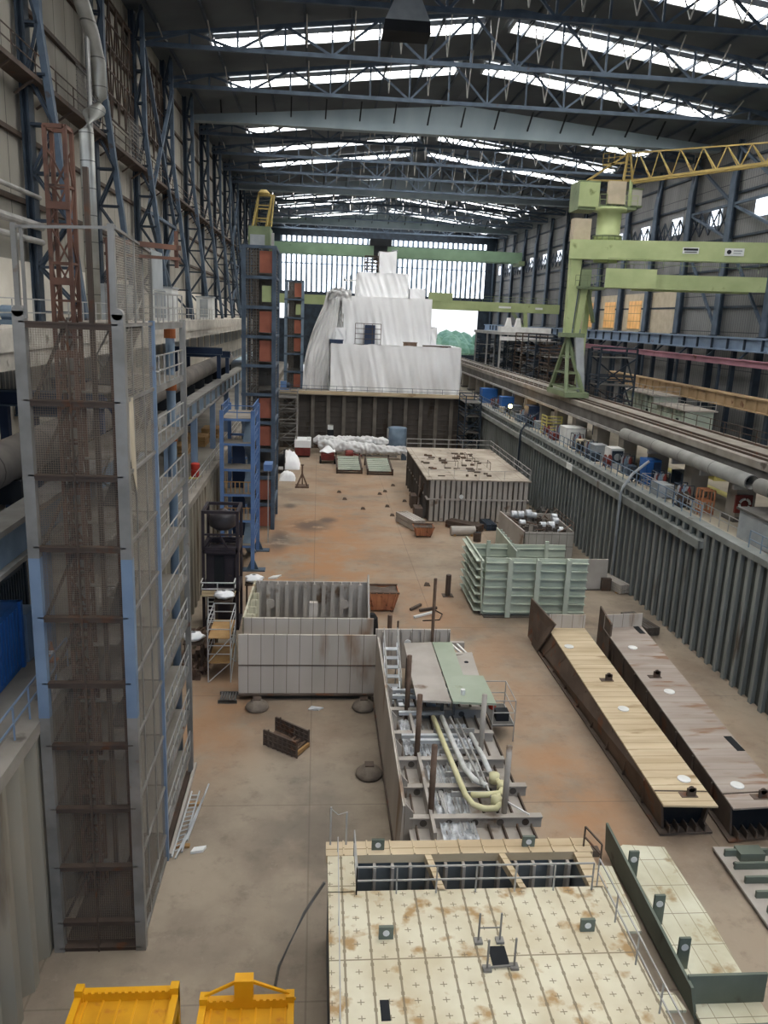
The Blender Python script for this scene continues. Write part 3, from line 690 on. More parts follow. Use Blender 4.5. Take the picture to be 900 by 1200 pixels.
def tool_chest(x, y, m_, lab):
    s = random.uniform(.8, 1.2)
    t = thing('tool_chest', lab, 'tool chest', (x, y, ZQ), 'tool chests on the right quay')
    MB().box(x-.5*s, y-.8*s, ZQ+.1, x+.5*s, y+.8*s, ZQ+.9*s).build('body', m_, t); MB().box(x-.53*s, y-.83*s, ZQ+.9*s, x+.53*s, y+.83*s, ZQ+1.0*s).build('lid', m_, t)
    MB().box(x-.5*s, y-.7*s, ZQ, x+.5*s, y-.5*s, ZQ+.1).box(x-.5*s, y+.5*s, ZQ, x+.5*s, y+.7*s, ZQ+.1).build('foot', DARK, t); MB().box(x-.55*s, y-.2, ZQ+.6, x-.5*s, y+.2, ZQ+.66).build('handle', GALV, t)
def hose_stand(x, y, lab):
    t = thing('hose_reel', lab, 'hose reel', (x, y, ZQ), 'hose reels on the right quay')
    MB().lathe((x-.25, y, ZQ+.75), [(.6, 0), (.6, .05), (.32, .07), (.32, .43), (.6, .45), (.6, .5)], 16, 'x').build('reel', random.choice([BLACK, REDD, BROWNST]), t)
    MB().bar((x-.3, y-.5, ZQ), (x-.3, y, ZQ+.75), .07).bar((x-.3, y+.5, ZQ), (x-.3, y, ZQ+.75), .07).bar((x+.3, y-.5, ZQ), (x+.3, y, ZQ+.75), .07).bar((x+.3, y+.5, ZQ), (x+.3, y, ZQ+.75), .07).build('stand', BLUE, t)
for k, y in enumerate((58.5, 63.6, 72, 80.6, 86, 93.4, 104, 110, 117.5, 126)): gas_rack(28.3+(k % 3)*.3, y, 'caged rack of gas bottles on the right quay edge, %s from the near end' % ORD[k])
for k, y in enumerate((60.8, 70.2, 77.6, 85, 91.6, 101.6, 108.6, 112.8, 119.4, 129)): tool_chest(28.0+(k % 2)*.9, y+.9, [GREYBOX, BLUE, DKBLUE, BEIGE, REDD][k % 5], '%s tool chest on the right quay edge, %s chest from near end' % (['grey', 'slate blue', 'dark blue', 'beige', 'dark red'][k % 5], ORD[k]))
for k, y in enumerate((57, 66.8, 73.6, 82, 94.9, 103, 116.2, 124)): hose_stand(27.9, y+.6, 'hose reel on a stand at the right quay edge, %s from the near end' % ORD[k])

# ------------------------------------------------------------------ right hall wall: columns, runways
for i, y in enumerate(RCOL):
    if y < 60: continue
    t = thing('wall_column', 'dark blue steel column on the right hall wall, %s from the near end' % ORD[i-RCOL.index(min(v for v in RCOL if v >= 60))], 'column', (49, y, ZQ), 'blue columns on the right wall')
    MB().box(49.15, y-.14, 21.6, 49.8, y+.14, 44.2).build('web', DKBLUE, t)
    MB().box(49.0, y-.62, 21.6, 49.2, y+.62, 39.5).build('flange', BLUE, t)
    MB().hexa([(49.0, y-.62, 39.5), (49.2, y-.62, 39.5), (49.2, y+.62, 39.5), (49.0, y+.62, 39.5)], [(49.5, y-.62, 44), (49.7, y-.62, 44), (49.7, y+.62, 44), (49.5, y+.62, 44)]).build('haunch', BLUE, t)
    MB().hexa([(48.6, y-.3, ZQ), (49.4, y-.3, ZQ), (49.4, y+.3, ZQ), (48.6, y+.3, ZQ)], [(48.6, y-.3, 21.6), (49.4, y-.3, 21.6), (49.4, y+.3, 21.6), (48.6, y+.3, 21.6)]).build('lower_post', DKBLUE, t)
m = MB()
for a, b in ((8, 9), (9, 10)):
    ya, yb = RCOL[a], RCOL[b]
    m.bar((49.35, ya, 37), (49.35, yb, 43.5), .3).bar((49.35, ya, 33), (49.35, yb, 37), .3).bar((49.35, ya, 37), (49.35, yb, 37), .3)
    m.bar((49.35, ya, 22), (49.35, yb, 33), .3)
solo(m, 'cross_brace', BLUE, 'blue diagonal bracing on the right wall near the right edge', 'brace')
m = MB()
for i in range(9, 20):
    ya, yb = RCOL[i], RCOL[i+1]
    m.lattice((49.4, ya+.7, 34), (49.4, yb-.7, 34), (49.4, ya+.7, 36.8), (49.4, yb-.7, 36.8), 4, .14)
solo(m, 'wind_girder', DKBLUE, 'dark lattice wind girder along the right wall at window height', 'bracing')
t = thing('wall_runway', 'blue-grey crane runway girder along the right hall wall', 'runway', (48.2, 60, 19.9))
MB().box(47.2, 55, 20.1, 47.5, YF-4, 21.3).build('web', STEELB, t); MB().box(46.9, 55, 21.3, 48.4, YF-4, 21.5).box(46.9, 55, 19.95, 48.4, YF-4, 20.12).build('flange', STEELB, t)
m = MB()
for y in [57+3.8*i for i in range(45)]: m.box(46.95, y, 20.1, 47.2, y+.14, 21.3)
m.build('stiffener', DKBLUE, t)
m = MB()
for y in [57+11.35*i for i in range(15)]: m.bar((47.9, y, ZQ), (47.9, y, 19.95), .5)
m.build('leg', DKBLUE, t)
t = thing('pink_runway', 'pinkish painted beam below the right wall runway', 'beam', (46.8, 60, 18.6))
MB().box(46.2, 55, 18.4, 46.5, 141, 19.0).build('web', PINK, t); MB().box(46.0, 55, 19.0, 46.8, 141, 19.12).build('flange', PINK, t)
m = MB()
for y in [57+7.6*i for i in range(12)]: m.bar((46.4, y, 18.9), (47.6, y, 20), .2)
m.build('hanger', DKBLUE, t)
m = MB()
for y in [57+11.35*i for i in range(8)]: m.bar((46.35, y, ZQ), (46.35, y, 18.4), .3)
m.build('leg', DKBLUE, t)
t = thing('tan_gallery', 'tan steel gallery beam standing along the right wall', 'beam', (44.8, 70, 14))
MB().box(44.6, 60, 14.2, 44.8, 122, 15.4).build('web', OCHREB, t); MB().box(44.3, 60, 15.4, 45.6, 122, 15.55).box(44.4, 60, 14.1, 45.2, 122, 14.22).build('flange', OCHREB, t)
m = MB()
for y in [61+2.2*i for i in range(28)]: m.box(44.4, y, 14.2, 44.6, y+.1, 15.4)
m.build('stiffener', OCHREB, t)
for y in (62, 77, 92, 107, 121): MB().box(44.9, y, ZQ, 45.3, y+.4, 14.1).build('leg', DKBLUE, t)

# ================================================================== ship sections standing on the dock floor
# ---- near deck block
t = thing('deck_block', 'large cream deck block with weld-mark grid and three open pits at the bottom', 'ship block', (5, 20, 0))
ZD = 4.0
m = MB()
m.box(.65, 10, ZD-.25, 9.75, 22.25, ZD)                              # main plate
m.box(.65, 22.2, ZD-.25, 1.55, 24.0, ZD)
deckm = mat('cream_deck_grid', '#d6cfb6', '#c5b99c', .7, .65, rust=.4, rustc='#a98a60')
def deck_marks(m_):
    nt = m_.node_tree; N = nt.nodes; L = nt.links; b = N['Principled BSDF']
    tc = N.new('ShaderNodeTexCoord'); sp = N.new('ShaderNodeSeparateXYZ'); L.new(tc.outputs['Object'], sp.inputs[0])
    def M(op, a, b_=None):
        n = N.new('ShaderNodeMath'); n.operation = op
        for i, v in enumerate((a, b_)):
            if v is None: continue
            if isinstance(v, (int, float)): n.inputs[i].default_value = v
            else: L.new(v, n.inputs[i])
        return n.outputs[0]
    X, Y = sp.outputs[0], sp.outputs[1]
    def near(s, pitch, off, w): return M('LESS_THAN', M('PINGPONG', M('ADD', s, off+100*pitch), pitch/2), w)
    lx = near(X, .78, 0, .032); ly = near(Y, 3.1, .6, .025)
    # crosses between lines
    c1 = M('MULTIPLY', near(X, .78, .39, .10), near(Y, .52, 0, .016)); c2 = M('MULTIPLY', near(Y, .52, 0, .09), near(X, .78, .39, .014))
    d = M('MULTIPLY', near(X, .78, 0, .05), near(Y, .52, .26, .06))
    k = M('MAXIMUM', M('MAXIMUM', lx, ly), M('MAXIMUM', M('MAXIMUM', c1, c2), d))
    old = b.inputs['Base Color'].links[0].from_socket
    x = N.new('ShaderNodeMix'); x.data_type = 'RGBA'; L.new(M('MULTIPLY', k, .85), x.inputs[0]); L.new(old, x.inputs[6]); x.inputs[7].default_value = lin('#7c6f58'); L.new(x.outputs[2], b.inputs['Base Color'])
deck_marks(deckm)
m.build('deck_plate', deckm, t)
m = MB().box(.6, 24.0, ZD-.3, 10.0, 24.75, ZD+.02).box(9.3, 22.2, ZD-.3, 9.9, 24.0, ZD)
for x in [1.2+.82*i for i in range(11)]: m.box(x-.02, 24.0, ZD+.02, x+.03, 24.75, ZD+.07)
m.build('edge_plate', WOODP, t)
m = MB().box(1.5, 21.9, ZD-2.2, 9.4, 22.2, ZD-.2).box(1.5, 24.05, ZD-2.2, 9.4, 24.4, ZD-.2).box(.7, 10, 0, .9, 24.6, ZD-.25).box(9.3, 10, 0, 9.6, 24.6, ZD-.25).box(.9, 10, 0, 9.3, 24.5, ZD-2.2)
m.build('hull', PIT, t)
m = MB()
for x in [1.6+.62*i for i in range(13)]: m.box(x, 22.2, ZD-2.2, x+.1, 22.5, ZD-.3).box(x, 23.7, ZD-2.2, x+.1, 24.05, ZD-.3)
m.build('pit_frame', PRIMERP, t)
for x0, x1 in ((4.25, 4.0), (6.95, 6.6)):
    MB().prism([(x0, 22.2, ZD-.3), (x0+.22, 22.2, ZD-.3), (x1+.22, 24.1, ZD-.3), (x1, 24.1, ZD-.3)], (0, 0, .3)).build('pit_beam', WOODP, t)
m = MB().rail([(1.55, 24.0, ZD), (1.55, 22.1, ZD), (9.3, 22.1, ZD)], 1.0, 1.3, .045); m.build('pit_railing', GALV, t)
m = MB().rail([(9.55, 22.3, ZD), (9.55, 10.5, ZD)], 1.0, 1.6, .04); m.build('side_railing', GALV, t)
m = MB().rail([(1.0, 24.2, ZD), (.8, 10.5, ZD)], .6, 3.2, .035, 1); m.build('side_railing', GALV, t)
m = MB().bar((.75, 24.6, ZD), (.75, 24.6, ZD+1.5), .06).bar((1.3, 24.6, ZD), (1.3, 24.6, ZD+1.3), .06).pipe([(.75, 24.6, ZD+1.45), (1.0, 24.6, ZD+1.2), (1.3, 24.6, ZD+1.3)], .015, 5)
m.build('post_with_chain', GALV, t)
for x, y in ((2.35, 20.2), (8.55, 20.3), (2.4, 24.3), (7.75, 24.35)):   # lifting lugs
    m = MB().box(x-.22, y-.05, ZD, x+.22, y+.05, ZD+.42); lug = m.build('lifting_lug', PALEGD, t)
    MB().lathe((x, y-.055, ZD+.22), [(.1, -.01), (.1, .01)], 12, 'y').build('eye', WHITE, lug)
m = MB().box(5.35, 19.0, ZD, 5.85, 19.75, ZD+.03); h = m.build('hatch', DARK, t)
m = MB()
for x, y in ((5.1, 19.95), (5.75, 19.95), (5.15, 18.9), (5.95, 18.95)): m.bar((x, y, ZD), (x, y, ZD+1.0), .05).box(x-.12, y-.12, ZD, x+.12, y+.12, ZD+.08)
m.bar((5.1, 19.95, ZD+.5), (5.75, 19.95, ZD+.5), .03).bar((5.15, 18.9, ZD+.08), (5.95, 18.95, ZD+.08), .05)
m.build('hatch_guard', STEELP, t)
MB().box(2.0, 17.3, ZD, 2.25, 17.95, ZD+.03).build('slot', DARK, t)
for pts in ([(9.75, 24.1), (10.75, 24.0), (10.6, 20.9), (9.75, 20.9)], [(9.7, 18.6), (10.6, 18.5), (10.7, 17.9), (9.7, 17.9)]):
    MB().prism([(x, y, 3.3) for x, y in pts], (0, 0, .1)).build('side_flap', PALEY, t)
m = MB().rail([(9.75, 24.3, ZD), (10.0, 23.3, ZD)], .8, 1, .05)
m.box(9.75, 24.1, ZD-.3, 10.3, 24.4, ZD-.05); m.build('corner_bracket', BROWNST, t)
# rope / chain hanging at the left of the block
m = MB().pipe([(.55, 23.2, 3.6), (-.1, 23.0, 2.6), (-.9, 22.6, .9), (-1.05, 22.5, .03)], .05, 6)
solo(m, 'hanging_chain', STEELP, 'dark chain slung from the cream deck block to the floor', 'chain')

# ---- piped panel with pillars
t = thing('piped_deck_panel', 'grey stiffened deck panel carrying cream pipes and foil insulation', 'ship section', (7, 35, 0))
z0 = 1.0
MB().box(4.2, 28.0, z0, 9.5, 41.5, z0+.1).build('base_plate', PRIMERP, t)
m = MB()
for x in [4.5+.62*i for i in range(9)]: m.box(x-.03, 28, z0+.1, x+.03, 41.5, z0+.28)
m.build('stiffener', DKRUST, t)
m = MB().box(4.6, 28.4, 0, 5, 28.8, z0).box(8.6, 28.4, 0, 9, 28.8, z0).box(4.6, 40, 0, 5, 40.4, z0).box(8.6, 40, 0, 9, 40.4, z0); m.build('support', CONCD, t)
for y, x1 in ((39.2, 9.4), (36.7, 9.3), (34.2, 9.3), (31.9, 9.8), (29.6, 9.9)):
    g = MB().box(4.2, y-.04, z0+.1, x1, y+.04, z0+.6).box(4.2, y-.16, z0+.6, x1, y+.16, z0+.66).build('transverse_girder', PRIMERP, t)
    m = MB()
    for x in [4.8+1.1*i for i in range(5)]:
        if x < x1-.4: MB().lathe((x, y-.05, z0+.35), [(.16, -.01), (.16, .01)], 10, 'y').build('opening', BULK, g)
MB().bar((5.1, 28.2, z0+.5), (5.2, 39, z0+.5), .14, .7).build('longitudinal_girder', PRIMERP, t)
for x, y in ((5.1, 39), (5.1, 34.5), (5.15, 29.9), (8.2, 34.5), (8.3, 29.8)):
    MB().tube((x, y, z0+.1), (x, y, 4.8), .13, 12).build('pillar', RUST if x < 6 else PRIMERP, t, True)
# insulation foil sheets and cable trays
m = MB().grid(lambda u, v: (5.5+1.5*u, 28.3+8.5*v, z0+.32+.05*math.sin(31*u+17*v)+.05*math.sin(53*v)), 14, 60)
m.build('foil_sheet', SILVER, t)
MB().grid(lambda u, v: (4.6+1.0*u, 35+3.6*v, z0+.36+.06*math.sin(37*u+19*v)+.05*math.sin(43*v)), 10, 30).build('foil_sheet', SILVER, t)
MB().grid(lambda u, v: (7.2+.9*u, 35.2+2.8*v, z0+.36+.06*math.sin(31*u+23*v)+.05*math.sin(47*v)), 10, 30).build('foil_sheet', SILVER, t)
m = MB().grid(lambda u, v: (7.4+.6*u, 32.0+2.6*v, z0+.45+.05*math.sin(31*u+17*v)), 8, 16); m.build('foil_sheet', WHITE, t)
for k, (y, a, b) in enumerate(((41.0, 4.4, 7.6), (40.3, 4.4, 7.9), (38.4, 4.6, 7.0), (36.0, 4.5, 7.4), (35.5, 4.9, 7.2))):
    MB().box(a, y-.1, z0+.72, b, y+.1, z0+.9).build('cable_tray', ALU, t)
m = MB(); random.seed(3)
for i in range(60):
    x = random.uniform(5.3, 7.2); y = random.uniform(28.5, 37); L_ = random.uniform(.8, 3)
    m.bar((x, y, z0+.42), (x+random.uniform(-.1, .1), min(y+L_, 38), z0+.46), .035)
o = m.build('cable_run', GALV, t); o['kind'] = 'stuff'
random.seed(11)
m = MB()
for i in range(34):
    x = random.uniform(4.4, 7.6); y = random.uniform(39.4, 41.3); s = random.uniform(.08, .3)
    m.box(x, y, z0+.3, x+s, y+s*1.5, z0+.4+s)
o = m.build('fittings', ALU, t); o['kind'] = 'stuff'
Zp = z0+1.0
for pts, r, mm in (
    ([(6.3, 37.6, Zp), (6.55, 33.5, Zp), (6.75, 30.6, Zp), (6.95, 29.9, Zp), (7.35, 29.6, Zp), (7.9, 29.6, Zp), (8.1, 29.9, Zp), (8.1, 30.3, Zp+.2)], .13, PIPEY),
    ([(6.75, 37.6, Zp), (6.95, 34.5, Zp), (7.1, 32.6, Zp), (7.4, 31.7, Zp), (7.8, 31.3, Zp)], .13, PIPEW),
    ([(7.15, 37.4, Zp+.1), (7.4, 34, Zp+.1), (7.6, 31.2, Zp+.1)], .06, GALV),
    ([(7.5, 37.4, Zp), (7.8, 33.2, Zp), (7.85, 30.4, Zp)], .05, GALV),
    ([(7.95, 35.8, Zp), (8.15, 33.6, Zp), (8.2, 32.4, Zp)], .12, PIPEW),
    ([(8.3, 32.0, Zp), (8.45, 31.5, Zp), (8.5, 31.1, Zp), (8.3, 30.7, Zp), (7.7, 30.6, Zp), (7.0, 30.6, Zp)], .13, PIPEY)):
    MB().pipe(pts, r, 12).build('pipe', mm, t, True)
for c in ((8.3, 31.9, Zp-.25), (8.5, 31.2, Zp-.25), (8.0, 30.1, Zp-.25)):
    MB().lathe(c, [(.05, 0), (.24, .05), (.24, .45), (.05, .5)], 12).build('valve', PIPEY, t, True)
m = MB()
for y in (36.6, 34.6, 32.6, 31): m.box(6.2, y-.04, z0+.66, 8.3, y+.04, Zp-.1)
m.build('pipe_support', GALV, t)
MB().bar((8.2, 30.2, Zp+.1), (9.3, 29.4, Zp-.2), .06).build('lever', WHITE, t)
# work basket next to the panel
t = thing('work_basket', 'small wire basket platform with a red pump beside the green plate', 'basket', (10.2, 39.6, 0))
m = MB()
for z in (1.0, 1.7, 2.4):
    for a, b in (((9.7, 38.6), (10.9, 38.6)), ((10.9, 38.6), (10.9, 41)), ((10.9, 41), (9.7, 41))): m.bar((*a, z), (*b, z), .04)
for x, y in ((9.7, 38.6), (10.9, 38.6), (10.9, 41), (9.7, 41)): m.bar((x, y, 0), (x, y, 2.4), .05)
m.build('cage', GALV, t); MB().box(9.7, 38.6, .9, 10.9, 41, 1).build('deck', CONCD, t); MB().lathe((10.1, 40.5, 1), [(.2, 0), (.25, .3), (.1, .6)], 10).build('pump', RED, t); MB().box(10.0, 39.0, 1, 10.7, 39.6, 1.5).build('box', DARK, t)

# ---- plates beyond the panel
t = thing('ribbed_plate', 'upright ribbed grey plate with a round port behind the green plate', 'plate', (6.2, 46.6, 0))
MB().box(3.9, 46.6, .6, 8.6, 46.75, 3.2).build('plate', PRIMER, t)
m = MB()
for x in [4.3+.6*i for i in range(8)]: m.box(x, 46.4, .8, x+.05, 46.6, 3.1)
m.build('rib', PRIMERP, t); MB().lathe((5.9, 46.35, 2.4), [(.22, 0), (.22, .05)], 14, 'y').build('port', WHITE, t)
MB().box(4, 46.65, 0, 4.3, 46.7, .6).box(8.2, 46.65, 0, 8.5, 46.7, .6).build('foot', CONCD, t)
t = thing('grey_deck_plate', 'plain grey deck plate lying flat beside the green plate', 'plate', (6.2, 41, 0))
MB().prism([(5.4, 37.6, 2.85), (7.15, 37.4, 2.85), (7.2, 45.2, 2.85), (5.5, 45, 2.85)], (0, 0, .12)).build('plate', PRIMERP, t)
m = MB()
for x in (5.7, 6.9):
    for y in (38.5, 44.6): m.bar((x, y, .0 if y > 42 else 1.7), (x, y, 2.85), .14)
m.build('leg', CONCD, t)
t = thing('green_deck_plate', 'pale green L-shaped deck plate lying flat next to the grey plate', 'plate', (8.2, 41, 0))
MB().prism([(7.25, 37.4, 2.85), (9.5, 37.2, 2.85), (9.45, 40.5, 2.85), (8.35, 40.6, 2.85), (8.45, 45.2, 2.85), (7.25, 45.2, 2.85)], (0, 0, .12)).build('plate', mat('green_primer_flat', '#a2ab98', '#949e8a', .4, .65, rust=.12, rustc='#7d7a5e'), t)
m = MB()
for x, y in ((7.5, 44.6), (8.2, 44.6), (9.2, 38.5), (7.5, 38.4)): m.bar((x, y, 0 if y > 42 else 1.7), (x, y, 2.85), .14)
m.build('leg', CONCD, t); MB().lathe((7.9, 38.2, 2.97), [(.12, 0), (.12, .3)], 10).build('stub', WHITE, t)
t = thing('grey_bracket_plate', 'small grey plate with a hole beyond the green plate', 'plate', (9, 42.6, 0))
MB().prism([(8.5, 41.0, 2.5), (9.4, 41.0, 2.5), (9.6, 44.6, 2.5), (9.0, 44.2, 2.5), (8.5, 44.0, 2.5)], (0, 0, .1)).build('plate', PRIMERP, t); MB().lathe((9.0, 43.1, 2.6), [(.13, 0), (.13, .02)], 12).build('hole', DARK, t)
MB().bar((8.8, 41.5, 0), (8.8, 41.5, 2.5), .14).bar((9.2, 43.8, 0), (9.2, 43.8, 2.5), .14).build('leg', CONCD, t)
t = thing('support_trestle', 'white and grey steel trestle at the far corner of the plates', 'trestle', (9, 46.5, 0))
MB().box(8.55, 47.4, 1.6, 9.7, 47.7, 2).box(8.7, 45.6, 1.6, 9.9, 45.9, 2).build('beam', PRIMERP, t); MB().bar((8.8, 47.5, 1.9), (9.3, 45.8, 1.9), .12).bar((9.2, 47.5, 1.9), (9.6, 45.8, 1.9), .12).build('tie', WHITE, t); MB().bar((8.7, 47.5, 0), (8.7, 47.5, 1.6), .12).bar((9.7, 45.7, 0), (9.7, 45.7, 1.6), .12).build('leg', CONCD, t)
t = thing('steel_steps', 'light steel steps and racks between the long plate and the grey plate', 'steps', (4.6, 43, 0))
m = MB()
for i in range(6): m.box(4.2, 41.4+.5*i, 1.2+.35*i, 5.0, 41.8+.5*i, 1.26+.35*i)
m.build('tread', ALU, t); MB().bar((4.2, 41.2, 1.0), (4.2, 44.4, 3.2), .06, .2).bar((5.0, 41.2, 1.0), (5.0, 44.4, 3.2), .06, .2).build('stringer', ALU, t)
m = MB().rail([(4.2, 41.2, 1.5), (4.2, 44.4, 3.2)], 1, 1, .04).rail([(5.0, 41.2, 1.5), (5.0, 44.4, 3.2)], 1, 1, .04).bar((4.2, 44.4, 0), (4.2, 44.4, 3.3), .06).bar((5, 44.4, 0), (5, 44.4, 3.3), .06).bar((4.2, 41.3, 0), (4.2, 41.3, 1.2), .06).bar((5, 41.3, 0), (5, 41.3, 1.2), .06); m.build('handrail', GALV, t)
for x, y, z, s, lab in ((7.3, 45.6, 6.9, .1, 'tall thin rusty pole standing behind the green plate'), (4.95, 48.6, 3.4, .15, 'rusty pipe stump standing beside the corner of the plate block'), (5.6, 49.6, 2.6, .06, 'thin pale post behind the ribbed plate'), (11.0, 62, 1.8, .22, 'short dark stub post on the open floor')):
    t = thing('steel_post', lab, 'post', (x, y, 0))
    MB().tube((x, y, 0), (x, y, z), s, 10).build('shaft', RUST if s > .05 and z > 3 else BROWNST, t); MB().box(x-s*2, y-s*2, 0, x+s*2, y+s*2, .04).build('base_plate', DKRUST, t)

# ---- walled block at left of the panel
t = thing('walled_block', 'upright grey-brown plate block with ribbed inner walls, raised on supports', 'ship section', (0, 46, 0))
MB().box(-4.25, 43.4, .45, 3.7, 43.55, 4.1).build('front_plate', PRIMER, t)
m = MB().box(-4.25, 43.36, 2.2, 3.7, 43.4, 2.26); m.build('seam', DKRUST, t)
MB().box(-4.25, 43.3, .35, 3.8, 44.6, .47).build('bottom_flange', DKRUST, t)
MB().box(-4.15, 45.9, .5, 3.7, 46.05, 4.15).build('middle_plate', PRIMER, t)
MB().box(-3.9, 52.4, .5, 3.65, 52.55, 4.3).build('back_plate', PRIMERP, t)
m = MB()
for x in [-3.7+.62*i for i in range(12)]: m.box(x, 51.9, .6, x+.06, 52.4, 4.3).box(x-.1, 51.85, .6, x+.16, 51.9, 4.3)
m.build('rib', PRIMERP, t)
for x in (-2.9, 2.1): MB().lathe((x, 51.8, 2.9), [(.32, 0), (.32, .06)], 14, 'y').build('port', PRIMERP, t)
MB().prism([(-4.25, 46, .5), (-4.05, 52.5, .5), (-4.05, 52.5, 4.3), (-4.25, 46, 4.15)], (.12, 0, 0)).build('side_plate', PALEY, t)
m = MB()
for y in (46.9, 48.2, 49.5, 50.8): m.box(-4.1, y, .6, -3.6, y+.08, 4.0)
m.build('bracket', PALEY, t)
MB().prism([(3.65, 52.5, .5), (3.65, 48.5, .5), (3.65, 52.3, 4.9)], (.12, 0, 0)).build('end_gusset', PRIMERP, t)
MB().box(-.25, 46.6, .5, .25, 46.9, 4.9).build('stub_column', PRIMER, t)
MB().box(-4, 43.6, .45, 3.7, 52.4, .55).build('bottom_plate', DKRUST, t)
m = MB().box(-3.6, 48, 0, -3, 49, .45).box(3, 48, 0, 3.5, 49, .45).box(-3.6, 51.4, 0, -3, 52, .45).box(3, 51.4, 0, 3.5, 52, .45); m.build('support', CONCD, t)
t = thing('long_side_plate', 'long brown upright plate running from the walled block toward the camera', 'plate', (3.8, 36, 0))
MB().hexa([(3.62, 28.2, .3), (3.74, 28.2, .3), (3.74, 43.2, .3), (3.62, 43.2, .3)], [(3.72, 28.2, 3.1), (3.84, 28.2, 3.1), (3.84, 43.2, 4.1), (3.72, 43.2, 4.1)]).build('plate', PRIMER, t)
for y, z in ((39.6, 3.1), (37, 2.9), (34.5, 2.7), (31.8, 2.5), (29.5, 2.5)): MB().prism([(3.85, y, .5), (4.35, y, .5), (4.35, y, z-.6), (3.85, y, z)], (0, .12, 0)).build('bracket', PRIMERP, t)
MB().box(3.55, 28.2, .2, 4.2, 43.2, .32).build('bottom_flange', DKRUST, t)
m = MB()
for y in (29, 34, 41): m.box(3.6, y, 0, 4.1, y+.5, .2)
m.build('support', CONCD, t)
CL = mat('cone_concrete', '#84796c', '#6c6258', 1.5, .9, bump=.3)
for k, (x, y, lab) in enumerate(((-3.1, 42.4, 'concrete cone support under the left corner of the walled block'), (3.0, 42.4, 'concrete cone support under the right corner of the walled block'), (2.9, 35.4, 'concrete cone support beside the long brown plate'))):
    t = thing('cone_support', lab, 'support', (x, y, 0))
    MB().lathe((x, y, 0), [(.6, 0), (.68, .1), (.62, .26), (.32, .52), (.22, .6)], 16).build('cone', CL, t, True); MB().box(x-.22, y-.22, .6, x+.22, y+.22, .66).build('cap', DKRUST, t)

